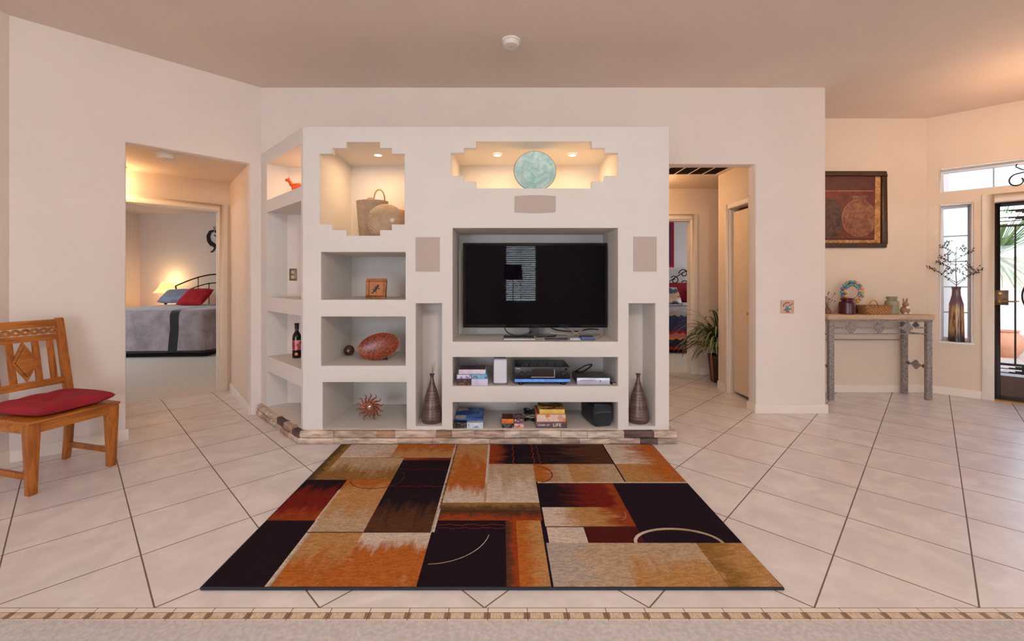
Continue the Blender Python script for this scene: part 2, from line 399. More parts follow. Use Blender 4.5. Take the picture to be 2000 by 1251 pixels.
# baseboards
def base_line(name, p, q, th=.013, h=.085, m=trim_m):
    """board on the right-hand side of p->q"""
    p = Vector(p); q = Vector(q); L = (q-p).length; a = math.atan2(q.y-p.y, q.x-p.x)
    mb = MB(); prof = [(0, 0), (-th, 0), (-th, h-.012), (-th*.5, h), (0, h)]
    mb.loft([[(0, y, z) for y, z in prof], [(L, y, z) for y, z in prof]])
    return struct(mb, name, m, loc=(p.x, p.y, 0), rot=(0, 0, a))
base_line('baseboard_left', (-3.47, 3.037), (-3.02, 3.487))
base_line('baseboard_left_side', (-3.47, -3.9), (-3.47, 3.03))
base_line('baseboard_left_jamb', (-3.03, 3.477), (-3.11, 3.557), m=trim_m)
base_line('baseboard_back', (2.46, 4.177), (3.153, 4.177))
base_line('baseboard_back_jamb', (2.46, 4.307), (2.46, 4.165))
base_line('baseboard_hall', (-3.21, 5.09), (-2.41, 4.137))
base_line('baseboard_entry', (3.15, 4.97), (4.90, 4.97))
base_line('baseboard_entry_door', (4.90, 4.97), (4.90+.424/Q2, 4.97-.424/Q2))
base_line('baseboard_closet', (2.60, 5.175), (2.60, 5.02))
base_line('baseboard_hall_end', (2.70, 5.90), (4.0, 5.90))

# door casings and doors
def frame_local(name, t0, t1, h, m, loc, rz, wd=.075, th=.018, hd=None, y0=-.018):
    mb = MB(); hd = hd or wd
    mb.box(t0-wd, t0, y0, y0+th, 0, h+hd); mb.box(t1, t1+wd, y0, y0+th, 0, h+hd); mb.box(t0, t1, y0, y0+th, h, h+hd)
    return struct(mb, name, m, loc=loc, rot=(0, 0, rz), bevel=.004)
frame_local('trim_2', 1.99, 2.85, 2.09, trim_m, (-5.3, 3.0, 0), R(45), .078)
mb = MB(); mb.box(1.99, 2.005, 0, .12, 0, 2.09); mb.box(2.842, 2.85, 0, .12, 0, 2.09); mb.box(2.005, 2.842, 0, .12, 2.078, 2.09); mb.box(2.834, 2.842, .04, .075, 0, 2.078)
struct(mb, 'trim_3', trim_m, loc=(-5.3, 3.0, 0), rot=(0, 0, R(45)))
frame_local('trim_4', 1.80, 2.60, 2.117, trim_m, (0, 5.90, 0), 0, .075)
mb = MB(); mb.box(2.585, 2.60, 5.90, 6.02, 0, 2.117); mb.box(1.8, 2.585, 5.90, 6.02, 2.10, 2.117); struct(mb, 'trim_5', trim_m)
# closet casing in its wall (x = 2.60 face, seen from the hall)
mb = MB(); mb.box(2.585, 2.60, 4.94, 5.00, 0, 2.155); mb.box(2.585, 2.60, 4.34, 4.94, 2.10, 2.155)
mb.box(2.60, 2.62, 4.93, 4.94, 0, 2.10); struct(mb, 'trim_6', trim_m, bevel=.003)
d1 = tag(bpy.data.objects.new('door_1', None), kind='structure'); col.objects.link(d1); d1.location = (2.64, 4.63, 0)
closet_m = mat('closet_door_paint', S(226, 206, 178), .5, var=.02)
mb = MB(); mb.box(0, .035, -.285, .295, .03, 2.06); mb.build('door_panel', closet_m, d1, bevel=.003)
mb = MB(); mb.lathe([(.004, 0), (.005, .018), (.017, .024), (.02, .034), (.012, .043), (.002, .045)], seg=16)
mb.build('door_knob', mat('closet_knob', S(196, 160, 110), .35, metal=.6), d1, loc=(0, -.06, .93), rot=(0, R(-90), 0))
# front casing and door in the 45 degree wall
frame_local('trim_7', .514, 1.43, 2.117, trim_m, EP, EA, .09, .02)
d2 = tag(bpy.data.objects.new('door_2', None), kind='structure'); col.objects.link(d2); d2.location = EP; d2.rotation_euler = (0, 0, EA)
bronze = mat('bronze_frame', S(74, 50, 40), .4, metal=.3, var=.1)
iron = mat('dark_iron', S(40, 30, 30), .45, metal=.5)
clear = glassy('clear_glass')
y0, y1 = .07, .11
mb = MB(); mb.box(.516, .560, y0, y1, .012, 2.112); mb.box(1.385, 1.428, y0, y1, .012, 2.112); mb.box(.56, 1.385, y0, y1, 2.075, 2.112)
mb.box(.56, 1.385, y0, y1, .012, .05); mb.build('door_frame', iron, d2, bevel=.003)
mb = MB(); mb.box(.56, 1.385, y0+.008, y1-.008, .05, .265); mb.build('kick_panel', bronze, d2)
mb = MB(); mb.box(.56, 1.385, y0+.016, y0+.022, .265, 2.075); mb.build('glass_pane', clear, d2)
mb = MB()
for z in (.39, 1.865): mb.box(.56, 1.385, y0, y0+.014, z-.012, z+.012)
for z in (.30, .345, 2.03, 1.955, 1.915): mb.box(.56, 1.385, y0, y0+.012, z-.004, z+.004)
for t in (.665, 1.28): mb.box(t-.007, t+.007, y0, y0+.014, .39, 1.865)
for sgn, za in ((1, .345), (1, .30), (-1, 1.955), (-1, 2.03)):        # stepped iron plates
    for k in range(3):
        mb.box(.62+.045*k, 1.325-.045*k, y0, y0+.010, min(za, za+sgn*.014*(k+1)), max(za, za+sgn*.014*(k+1)))
mb.tube([(.972+.26*math.cos(a*PI/24), y0+.005, 1.12+.26*math.sin(a*PI/24)) for a in range(48)], .008, closed=True)
mb.build('iron_grille', iron, d2)
brass = mat('antique_brass', S(150, 118, 70), .35, metal=.8, var=.15)
mb = MB(); mb.box(.518, .618, y0-.014, y0, 1.02, 1.18); mb.build('lock_plate', mat('lock_plate', S(92, 70, 52), .4, metal=.6), d2, bevel=.003)
mb = MB(); mb.lathe([(.022, 0), (.022, .012), (.012, .016), (.012, .03)], seg=18); mb.build('deadbolt', brass, d2, loc=(.556, y0-.012, 1.145), rot=(R(90), 0, 0))
mb = MB(); mb.lathe([(.024, 0), (.024, .01), (.012, .014), (.011, .045)], seg=18); mb.tube([(0, 0, .045), (.03, 0, .05), (.08, -.004, .048), (.13, 0, .044)], [.010, .010, .008, .006])
mb.build('door_handle', brass, d2, loc=(.556, y0-.012, 1.065), rot=(R(90), 0, 0))
mb = MB(); mb.box(.50, 1.44, -.01, .20, 0, .012); mb.build('threshold', mat('threshold_wood', S(176, 132, 84), .5), d2)
# windows of the entry
vinyl = mat('window_vinyl', S(236, 236, 238), .4, var=.02)
frost = glassy('obscure_glass', (1, 1, 1, 1), .35)
def window(name, t0, t1, z0, z1, loc, rz, bars_z=(), bars_t=(), glass=clear, y=.15, fw=.032):
    o = tag(bpy.data.objects.new(name, None), kind='structure'); col.objects.link(o); o.location = loc; o.rotation_euler = (0, 0, rz)
    mb = MB()
    mb.box(t0, t0+fw, y, y+.045, z0, z1); mb.box(t1-fw, t1, y, y+.045, z0, z1); mb.box(t0+fw, t1-fw, y, y+.045, z0, z0+fw); mb.box(t0+fw, t1-fw, y, y+.045, z1-fw, z1)
    if y > .1:
        mb.box(t0, t0+.012, .004, y, z0, z1); mb.box(t1-.012, t1, .004, y, z0, z1); mb.box(t0+.012, t1-.012, .004, y, z1-.012, z1)
    mb.build('window_frame', vinyl, o, bevel=.002)
    g = MB(); g.box(t0+fw, t1-fw, y+.02, y+.026, z0+fw, z1-fw); g.build('window_pane', glass, o)
    if bars_z or bars_t:
        b = MB()
        for z in bars_z: b.box(t0+fw, t1-fw, y+.008, y+.020, z-.006, z+.006)
        for t in bars_t: b.box(t-.006, t+.006, y+.006, y+.020, z0+fw, z1-fw)
        b.build('muntin', mat('muntin_grey', S(170, 172, 180), .4), o)
    return o
window('window_1', .103, .358, .60, 2.14, EP, EA, bars_z=(1.79, 1.50, 1.21, .92), glass=frost)
window('window_2', .103, 1.75, 2.275, 2.548, EP, EA, bars_t=(.52, 1.03, 1.5))
w3 = window('window_3', .09, .93, .72, 2.24, (0, -4.1, 0), 0, bars_t=(.51,), y=.02)
mb = MB()
for k in range(25):
    z = .81+k*.056; mb.cbox((.51, .10, z), (.78, .050, .0025), rot=Matrix.Rotation(R(32), 3, 'X'))
mb.box(.12, .90, .07, .13, 2.19, 2.235)
mb.build('blind', mat('blind_slat', S(225, 222, 216), .5), w3)
window('window_4', 3.1, 6.1, .5, 2.3, (0, -4.1, 0), 0, bars_t=(4.6,), y=.02, fw=.05)
window('window_5', -3.35, -1.25, 0.0, 2.25, (0, -4.1, 0), 0, y=.02, fw=.06)

# ceiling return-air grille in the right hall
cv = thing('ceiling_vent', 'large louvred return air grille in the hall ceiling behind the doorway', 'vent', (2.11, 4.84, 2.54))
mb = MB(); mb.box(-.42, .42, -.25, -.228, -.012, 0); mb.box(-.42, .42, .228, .25, -.012, 0)
for k in range(6): x = -.41+k*.164; mb.box(x-.006, x+.006, -.228, .228, -.012, 0)
mb.build('frame', trim_m, cv)
mb = MB()
for k in range(30): mb.cbox((0, -.22+k*.0152, -.006), (.80, .012, .0012), rot=Matrix.Rotation(R(40), 3, 'X'))
mb.box(-.41, .41, -.228, .228, -.002, -.0005)
mb.build('louvre', mat('vent_brown', S(86, 66, 48), .8), cv)  # dark brown louvres and backing sheet

# ================================================================== MEDIA WALL
PX = .0040618
def ux(u): return (u-980)*PX
def vz(v): return EYE+(548-v)*PX
FY = 3.42
unit = thing('media_wall_unit', 'off-white plaster built-in media wall with stepped niches, shelves and stone base', 'built-in shelving')
panel = [  # openings of the front face u0,u1,v0,v1
    (624, 790, 300, 438), (649, 765, 289, 449), (677, 742, 277, 460),
    (881, 1207, 298.5, 343), (906, 1181, 289, 354), (930, 1156, 276, 367.5)]
deep = [  # boxes: u0,u1,v0,v1,y0,y1
    (624, 790, 277, 460, FY+.055, 4.13), (881, 1207, 276, 367.5, FY+.055, 4.13),
    (627, 792, 492, 585, 0, 4.12), (627, 792, 618, 714, 0, 4.12), (630, 794, 746, 838, 0, 4.12),
    (884, 1207, 445, 667, 0, 3.93), (884, 1207, 697, 754, 0, 3.93), (884, 1207, 785, 838, 0, 3.93),
    (812, 863, 592, 832, 0, 3.73), (1228, 1280, 592, 832, 0, 3.73)]
xs = [-1.576, -1.50, ux(1307)]; zs = [0, 2.503]; ys = [FY, FY+.055, 3.73, 3.93, 4.12, 4.13, 4.177]
holes = []
for a, b, c, d in panel: xs += [ux(a), ux(b)]; zs += [vz(c), vz(d)]; holes.append((ux(a), ux(b), vz(d), vz(c), 0, FY+.055))
for a, b, c, d, e, f in deep: xs += [ux(a), ux(b)]; zs += [vz(c), vz(d)]; holes.append((ux(a), ux(b), vz(d), vz(c), e, f))
def unit_solid(x, y, z):
    if x < -1.50 and y > FY+.055: return False
    return not any(a < x < b and c < z < d and e < y < f for a, b, c, d, e, f in holes)
voxel(xs, ys, zs, unit_solid).build('shelf_wall', plaster_unit, unit, bevel=.007, seg=3,
    bfilt=lambda c: c.y < FY+.001 and c.x > -1.57 and c.z > .01 or (abs(c.x-ux(1307)) < .001 and c.y < FY+.01))
CR = (-1.576, 3.42)
def PA(s, d=0):                                            # point on the angled face, d outwards
    return (CR[0]-s/Q2-d/Q2, CR[1]+s/Q2-d/Q2)
am = MB()
tri = [PA(.0), PA(.89), PA(1.068), (-2.33, 4.176), (-2.077, 4.176), (-1.501, 4.176), (-1.501, FY+.06), (-1.576, FY+.055)]
shelves = [(0, .100), (.434, .573), (1.0, 1.128), (1.921, 2.035), (2.378, 2.503)]
for a, b in shelves: am.prism(tri, a, b)
for (a, b), (c, d) in zip(shelves[:-1], shelves[1:]):
    am.prism([PA(.89), PA(1.068), (-2.33, 4.176), (-2.077, 4.176)], b, c)
    am.prism([PA(0), PA(.04), (-1.56, FY+.10), (-1.501, FY+.10), (-1.501, FY+.05), (-1.576, FY+.05)], b, c)
am.build('angled_shelf_wall', plaster_unit, unit, smooth=False)
# ledger stone base
stone = [mat('stone_%s' % n, S(*c), .85, var=.34, scale=9, bump=1, bscale=16, stretch=(1, 1, 5)) for n, c in
         (('sand', (184, 160, 144)), ('buff', (198, 178, 162)), ('rust', (164, 130, 106)), ('umber', (96, 76, 72)), ('pale', (206, 190, 176)), ('grey', (168, 148, 134)))]
sm = MB(); rnd = random.Random(3)
def ledger(p, q, nrm):
    p = Vector(p); q = Vector(q); L = (q-p).length; d = (q-p)/L; n_ = Vector(nrm)
    for ci, (z0, z1) in enumerate(((0, .048), (.048, .102))):
        s = 0
        while s < L-.001:
            l = min(rnd.uniform(.11, .34), L-s)
            if L-s-l < .05: l = L-s
            dp = rnd.uniform(.040, .055) if ci < 1 else rnd.uniform(.036, .050)
            mi = rnd.choices(range(6), (5, 5, 2.2, 2, 4, 3))[0]
            nseg = max(2, int(l/.03)); rings = []
            for k in range(nseg+1):
                c = p+d*(s+.001+(l-.002)*k/nseg); a = dp+rnd.uniform(-.004, .004); zz0 = z0+.001+rnd.uniform(0, .003); zz1 = z1-.001-rnd.uniform(0, .003)
                o = [(0-.01, zz0), (a-.004, zz0), (a, zz0+.008), (a+rnd.uniform(-.003, .003), zz1-.008), (a-.005, zz1), (-.01, zz1)]
                rings.append([(c.x+n_.x*u, c.y+n_.y*u, z) for u, z in o])
            sm.loft(rings, mi); s += l
ledger((*PA(1.05),), (*PA(-.02),), (-1/Q2, -1/Q2))
ledger((-1.60, FY), (1.375, FY), (0, -1))
ledger((ux(1307), FY+.0), (ux(1307), 4.17), (1, 0))
sm.build('stone_base', stone, unit, ang=30)
# in-wall speaker grilles
def grille(u0, u1, v0, v1, bow=0):
    mb = MB(); a, b, c, d = ux(u0), ux(u1), vz(v1), vz(v0); n = 12
    top = [(a+(b-a)*k/n, d+bow*math.sin(PI*k/n)) for k in range(n+1)]; bot = [(b-(b-a)*k/n, c-bow*math.sin(PI*k/n)) for k in range(n+1)]
    mb.plate(top+bot, FY-.006, FY+.001); return mb.build('speaker_grille', grille_m, unit, smooth=False)
grille(812, 859, 463, 530); grille(1237, 1282, 462, 530); grille(1005, 1085, 383, 414, .008)
# puck lights of the niches
puck = mat('puck_glow', S(255, 240, 210), .5, emit=(1, .82, .58, 1), estr=12)
NC = vz(276.5)
for x, y, z, pw in ((-1.083, 3.77, NC, 3.2), (-.04, 3.77, NC, 2.4), (.618, 3.77, NC, 2.4), (-1.72, 3.93, 2.378, 2.3)):
    mb = MB(); mb.lathe([(.042, 0), (.042, -.006), (.032, -.008), (.030, -.004)], seg=20, cap=False); r_ = mb.build('puck_light', trim_m, unit, loc=(x, y, z))
    mb = MB(); mb.lathe([(.030, -.003), (.030, -.005)], seg=20); mb.build('puck_lens', puck, r_)
    l = light('niche_lamp', 'AREA', (x, y, z-.009), pw, WARM, .055, target=(x, y, z-1)); l.data.spread = R(175)

# ================================================================== RUG
RC = dict(white=(224, 208, 194), beige=(200, 172, 142), tan=(196, 146, 92), orange=(190, 108, 44), rust=(156, 66, 28), red=(122, 32, 22),
          maroon=(84, 26, 22), black=(34, 20, 32), brown=(92, 58, 40), gold=(156, 114, 60), olive=(98, 78, 50), grey=(190, 178, 168))
def rugmat(a, b, axis, lo, hi, nz=.35):
    key = 'rug_%s_%s_%s_%d_%d' % (a, b, axis, lo*1000, hi*1000)
    if key in cache: return cache[key]
    m, t, bs = newmat(key); n = N(t); o = n.coord(); x, y, z = n.sep(o)
    c = x if axis == 'x' else y
    k = n.math('DIVIDE', n.math('SUBTRACT', c, lo), hi-lo)
    st = (14, 3, 1) if axis == 'y' else (3, 14, 1)                        # brushed edges between the two tones
    k = n.math('ADD', k, n.math('MULTIPLY', n.math('SUBTRACT', n.noise(n.mapv(o, st), 1.0, 6, .7, .6), .5), 1.7))
    base = n.mix(n.rng(k, .22, .78), S(*RC[a]), S(*RC[b]))
    if a != 'black' or b != 'black':
        worn = n.rng(n.noise(n.mapv(o, (6, 5, 1), loc=(lo*7, hi*5, 0)), 1.6, 8, .75, 1.0), .56, .72, 0, .55)
        base = n.mix(worn, base, S(214, 190, 162) if a in ('white', 'beige', 'tan', 'grey', 'orange', 'gold') else S(70, 34, 28))
    f = n.noise(o, 300, 3, .7); f2 = n.noise(n.mapv(o, (1, 3, 1)), 34, 5, .7)
    base = n.mul(1.0, base, n.mix(n.rng(f, .3, .75), (.66, .66, .66, 1), (1.16, 1.16, 1.16, 1)))
    base = n.mul(.9, base, n.mix(n.rng(f2, .32, .66), (.70, .66, .62, 1), (1.12, 1.12, 1.12, 1)))
    t.links.new(base, bs.inputs['Base Color']); bs.inputs['Roughness'].default_value = .95
    bs.inputs['Specular IOR Level'].default_value = .1
    n.bump(f, .6, .006, bs); cache[key] = m; return m
rug = thing('area_rug', 'large rectangular rug with abstract blocks of black, rust, tan and cream', 'rug', (0, 0, 0))
rx0, rx1, ry0, ry1 = -1.245, 1.165, 1.785, 3.345
patches = [  # x0,x1,y0,y1,colA(low),colB(high),axis,[lo,hi]
    (-1.245, -.98, 1.785, 2.283, 'black', 'black', 'y'),
    (-1.245, -.985, 2.283, 2.50, 'rust', 'red', 'y'), (-1.245, -.985, 2.50, 2.749, 'red', 'black', 'y'),
    (-1.245, -1.165, 2.749, 3.345, 'olive', 'gold', 'x'),
    (-1.165, -.36, 3.09, 3.345, 'white', 'tan', 'x'), (-.80, -.36, 3.10, 3.345, 'tan', 'orange', 'y'), (-1.165, -.70, 2.749, 3.09, 'gold', 'beige', 'y'), (-.70, -.36, 3.05, 3.09, 'rust', 'red', 'x'),
    (-.70, -.36, 2.62, 3.05, 'black', 'black', 'y'), (-.70, -.36, 2.177, 2.62, 'brown', 'black', 'y'),
    (-.985, -.70, 2.55, 2.749, 'tan', 'orange', 'y'), (-.985, -.70, 2.177, 2.55, 'beige', 'tan', 'y'),
    (-.965, -.70, 1.785, 2.177, 'orange', 'tan', 'y'), (-.70, -.355, 1.785, 1.98, 'orange', 'orange', 'x'), (-.70, -.355, 1.98, 2.177, 'orange', 'white', 'y'),
    (-.34, .02, 1.785, 2.283, 'black', 'black', 'y'),
    (.02, .075, 1.785, 2.283, 'brown', 'rust', 'x'), (.075, .205, 1.785, 2.283, 'orange', 'tan', 'x'),
    (-.34, .215, 2.283, 2.385, 'rust', 'brown', 'y'), (-.34, .215, 2.385, 2.466, 'olive', 'gold', 'y'),
    (-.34, -.105, 2.466, 2.75, 'white', 'orange', 'y'), (-.34, -.105, 2.75, 3.345, 'orange', 'tan', 'y'),
    (-.09, .215, 2.466, 2.985, 'white', 'beige', 'y'),
    (-.09, .10, 2.985, 3.345, 'rust', 'black', 'x'), (.10, .775, 2.985, 3.345, 'black', 'brown', 'x'),
    (.215, .45, 2.72, 2.985, 'orange', 'beige', 'x'), (.45, .775, 2.72, 2.985, 'tan', 'beige', 'x'),
    (.785, 1.165, 2.985, 3.345, 'white', 'orange', 'x'), (.785, 1.165, 2.72, 2.985, 'tan', 'orange', 'x'),
    (.225, .60, 2.416, 2.705, 'black', 'red', 'x'), (.60, .695, 2.416, 2.705, 'red', 'rust', 'x'),
    (.695, 1.165, 2.087, 2.705, 'black', 'black', 'y'),
    (.225, .46, 2.225, 2.416, 'white', 'tan', 'x'), (.46, .695, 2.225, 2.416, 'tan', 'rust', 'x'),
    (.23, .42, 2.087, 2.225, 'white', 'white', 'x'), (.42, .695, 2.087, 2.225, 'maroon', 'maroon', 'x'),
    (.215, .56, 1.785, 2.087, 'grey', 'beige', 'x'), (.56, .94, 1.785, 2.087, 'tan', 'beige', 'y'), (.94, 1.165, 1.785, 2.087, 'gold', 'tan', 'x'),
    # thin lines between blocks
    (-.985, -.962, 1.785, 2.283, 'white', 'grey', 'x'), (-.99, -.975, 2.283, 2.62, 'white', 'beige', 'x'), (-.985, -.70, 2.172, 2.180, 'brown', 'brown', 'x'), (-.70, -.36, 2.172, 2.180, 'black', 'brown', 'x'), (-.245+.92, .683, 2.225, 2.416, 'rust', 'rust', 'x'), (.225, .695, 2.220, 2.228, 'brown', 'maroon', 'x'), (-1.235, -.36, 3.086, 3.092, 'gold', 'brown', 'x'), (-.36, -.34, 2.40, 3.345, 'white', 'olive', 'x'), (-.36, -.34, 2.177, 2.40, 'grey', 'white', 'x'), (-.355, -.34, 1.785, 2.177, 'black', 'black', 'x'),
    (-.105, -.09, 2.70, 3.345, 'white', 'white', 'x'), (-.105, -.09, 2.466, 2.70, 'beige', 'beige', 'x'),
    (.205, .215, 1.785, 2.283, 'black', 'black', 'x'), (.215, .225, 2.087, 2.72, 'black', 'black', 'x'), (.225, 1.165, 2.705, 2.72, 'white', 'white', 'x'),
    (.225, .23, 2.087, 2.225, 'black', 'black', 'x'), (.775, .785, 2.72, 3.345, 'black', 'black', 'x'),
]
gx = sorted(set([round(p[0], 4) for p in patches]+[round(p[1], 4) for p in patches])); gy = sorted(set([round(p[2], 4) for p in patches]+[round(p[3], 4) for p in patches]))
rm = MB(); rmats = []; ridx = {}
for i in range(len(gx)-1):
    for j in range(len(gy)-1):
        cx = (gx[i]+gx[i+1])/2; cy = (gy[j]+gy[j+1])/2; hit = None
        for p in patches:
            if p[0] < cx < p[1] and p[2] < cy < p[3]: hit = p
        if hit is None: hit = patches[0]
        lo, hi = (hit[0], hit[1]) if hit[6] == 'x' else (hit[2], hit[3])
        m = rugmat(hit[4], hit[5], hit[6], lo, hi)
        if m.name not in ridx: ridx[m.name] = len(rmats); rmats.append(m)
        rm.add([(gx[i], gy[j], .012), (gx[i+1], gy[j], .012), (gx[i+1], gy[j+1], .012), (gx[i], gy[j+1], .012)], [(0, 1, 2, 3)], ridx[m.name])
rm.build('pile', rmats, rug, smooth=False)
mb = MB(); mb.box(rx0, rx1, ry0, ry1, .0008, .0115)
mb.tube([(rx0, ry0, .007), (rx1, ry0, .007), (rx1, ry1, .007), (rx0, ry1, .007), (rx0, ry0, .007)], .0062, 6)
mb.build('edge_binding', mat('rug_binding', S(26, 30, 44), .8), rug)
def arc(name, cx, cy, ra, rb, a0, a1, wd, m, n=40):
    mb = MB(); i_ = [(cx+(ra-wd/2)*math.cos(R(a0+(a1-a0)*k/n)), cy+(rb-wd/2)*math.sin(R(a0+(a1-a0)*k/n))) for k in range(n+1)]
    o_ = [(cx+(ra+wd/2)*math.cos(R(a0+(a1-a0)*k/n)), cy+(rb+wd/2)*math.sin(R(a0+(a1-a0)*k/n))) for k in range(n+1)]
    for k in range(n): mb.prism([i_[k], o_[k], o_[k+1], i_[k+1]], .0121, .0128)
    return mb.build(name, m, rug, smooth=False)
arc('pale_arc', .86, 2.085, .21, .12, 0, 180, .016, rugmat('white', 'beige', 'x', .6, 1.1))
arc('thin_arc', -.34, 2.20, .28, .27, -88, -10, .003, rugmat('beige', 'white', 'x', -.4, 0))
arc('dark_arc', -.80, 2.78, .17, .15, 200, 395, .005, rugmat('brown', 'black', 'x', -1, 0))
arc('brown_arc', .22, 2.83, .11, .12, -75, 80, .006, rugmat('brown', 'maroon', 'x', 0, .5))
lines = [(a, b, c, c+d) for a, b, c, d in ((-.69, -.36, 2.90, .003), (-.69, -.36, 2.66, .004), (-.33, .02, 2.24, .003), (-.33, .02, 2.21, .003))]+[(x, x+q, 2.99, 3.34) for x, q in ((.08, .006), (.225, .005), (.265, .004))]
for qi, (a, b, c, d) in enumerate(lines):
    mb = MB(); hz = b-a > d-c; wv = lambda t: .005*math.sin(t*55+qi*2)+.003*math.sin(t*140+qi)
    for k in range(24):
        t0, t1 = k/24, (k+1)/24
        if hz: x_0, x_1 = lerp(a, b, t0), lerp(a, b, t1); mb.prism([(x_0, c+wv(x_0)), (x_1, c+wv(x_1)), (x_1, d+wv(x_1)), (x_0, d+wv(x_0))], .0121, .0127)
        else: y_0, y_1 = lerp(c, d, t0), lerp(c, d, t1); mb.prism([(a+wv(y_0), y_0), (b+wv(y_0), y_0), (b+wv(y_1), y_1), (a+wv(y_1), y_1)], .0121, .0127)
    mb; mb.build('red_line', rugmat('red', 'rust', 'x', -1, 1), rug, smooth=False)

# ================================================================== CHAIR
oak = wood('honey_oak', S(138, 74, 22), S(182, 108, 38), .36, (14, 14, 2))
oak2 = wood('honey_oak_flat', S(146, 80, 24), S(190, 116, 42), .36, (2, 14, 14))
chair = thing('dining_chair', 'honey-coloured wooden dining chair with diamond splat and braided top rail', 'chair', (-2.958, 2.835, 0), R(75))
hw = .215
def yb(z): return .205+max(0, (z-.40))*.19
for sx in (-1, 1):
    mb = MB(); r = []
    for z, a in ((0, .021), (.15, .024), (.36, .030), (.425, .030)):
        cx = sx*(hw-.004); cy = -.205; r.append([(cx-a, cy-a, z), (cx+a, cy-a, z), (cx+a, cy+a, z), (cx-a, cy+a, z)])
    mb.loft(r); mb.build('leg', oak, chair, bevel=.003)
    mb = MB(); r = []
    for z, a, yy in ((0, .020, .245), (.15, .022, .222), (.40, .024, .205), (.43, .024, .207), (.7, .023, yb(.7)), (1.0, .021, yb(1.0)), (1.014, .018, yb(1.014))):
        cx = sx*hw; r.append([(cx-a, yy-a*.8, z), (cx+a, yy-a*.8, z), (cx+a, yy+a*.8, z), (cx-a, yy+a*.8, z)])
    mb.loft(r); mb.build('leg', oak, chair, bevel=.003)
    mb = MB(); mb.box(sx*hw-.011, sx*hw+.011, -.19, .21, .09, .125); mb.build('stretcher', oak, chair, bevel=.002)
mb = MB(); mb.box(-.20, .20, -.225, -.203, .365, .425); mb.box(-.20, .20, .19, .21, .365, .425)
for sx in (-1, 1): mb.box(sx*(hw+.006)-.010, sx*(hw+.006)+.010, -.19, .19, .365, .425)
mb.build('apron', oak2, chair, bevel=.002)
mb = MB(); mb.prism([(-.245, -.245), (.245, -.245), (.245, .17), (.18, .18), (.18, .215), (-.18, .215), (-.18, .18), (-.245, .17)], .425, .443)
mb.build('seat', oak2, chair, bevel=.005)
SH = Matrix.Identity(4); SH[1][2] = .19; SH[1][3] = .205-.19*.40        # lean of the back
def backpart(mb): mb.v = [tuple(SH @ Vector(p)) for p in mb.v]; return mb
mb = MB(); mb.box(-.195, .195, -.011, .011, .955, 1.005); mb.box(-.195, .195, -.011, .011, .862, .902)
backpart(mb).build('top_rail', oak2, chair, bevel=.003)
mb = MB()
for ph in (0, PI):
    pts = [(-.195+.39*k/48, .006*math.cos(2*PI*k/16*1.0+ph), .9285+.016*math.sin(2*PI*k/12+ph)) for k in range(49)]
    for a, b in zip(pts[:-1], pts[1:]): mb.bar(a, b, .014, .012, up=(0, 1, 0))
backpart(mb).build('braid', oak2, chair)
mb = MB(); mb.box(-.195, .195, -.011, .011, .552, .598); backpart(mb).build('lower_rail', oak2, chair, bevel=.003)
for x in (-.146, -.066, .066, .146):
    mb = MB(); mb.box(x-.018, x+.018, -.007, .007, .597, .865); backpart(mb).build('slat', oak, chair, bevel=.002)
mb = MB(); mb.plate([(0, .60), (.068, .732), (0, .864), (-.068, .732)], -.012, -.006); mb.plate([(0, .630), (.053, .732), (0, .834), (-.053, .732)], -.0128, -.012, 1); mb.plate([(0, .636), (.050, .732), (0, .828), (-.050, .732)], -.016, -.0126)
mb.plate([(0, .60), (.05, .70), (.05, .765), (0, .864), (-.05, .765), (-.05, .70)], -.006, .006)
backpart(mb).build('diamond_splat', [oak2, mat('groove_dark', S(70, 34, 12), .6)], chair, smooth=False)
mb = MB(); mb.pillow(.44, .42, .088, n=36, tufts=((-.38, -.38), (.38, -.38), (-.38, .38), (.38, .38), (0, 0)), p=5)
cu = mb.build('seat_cushion', mat('red_fabric', S(150, 26, 42), .9, var=.1, scale=12, bump=.4, bscale=300), None, loc=(-2.935, 2.835, .4435), rot=(0, 0, R(79)))
tag(cu, 'crimson tufted seat cushion lying on the wooden dining chair', 'cushion')

# ================================================================== TELEVISION and shelf contents
tv = thing('television', 'large black flat screen television on a pedestal in the central niche', 'television', (.289, 3.74, vz(667)))
z0 = .874-vz(667); z1 = 1.607-vz(667)
mb = MB(); mb.box(-.625, .625, -.012, .03, z0, z1); mb.build('bezel', mat('tv_bezel', S(10, 10, 12), .18, var=.05, coat=.3), tv, bevel=.005)
m_, t_, b_ = newmat('tv_screen'); n_ = N(t_)
t_.links.new(n_.mix(n_.noise(n_.coord(), 3), (.002, .0015, .003, 1), (.004, .003, .006, 1)), b_.inputs['Base Color']); b_.inputs['Roughness'].default_value = .02; b_.inputs['IOR'].default_value = 1.19
mb = MB(); mb.box(-.603, .603, -.0145, -.0125, z0+.03, z1-.022); mb.build('screen', m_, tv, smooth=False)
mb = MB(); mb.box(-.05, .03, .0, .03, .012, z0+.01); mb.build('stand_neck', black_p, tv)
mb = MB(); mb.lathe([(.20, 0), (.20, .008), (.195, .012)], (-.01, .02, 0), 40, sy=.45); mb.build('stand_base', mat('gloss_black', S(12, 12, 16), .1, var=.05), tv)
NF = vz(667)
o = thing('cable_box', 'flat black set-top box with silver front edge under the television', 'electronics', (.142, 3.565, NF))
mb = MB(); mb.box(-.125, .125, -.08, .06, .004, .026); mb.build('body', black_p, o, bevel=.002)
mb = MB(); mb.box(-.125, .125, -.083, -.0802, .004, .016); mb.build('front_trim', silver, o)
o = MB(); o.box(-.055, .055, -.06, .06, 0, .028); o = o.build('network_switch', mat('slate_blue', S(70, 84, 124), .4), None, loc=(.70, 3.55, NF), bevel=.003)
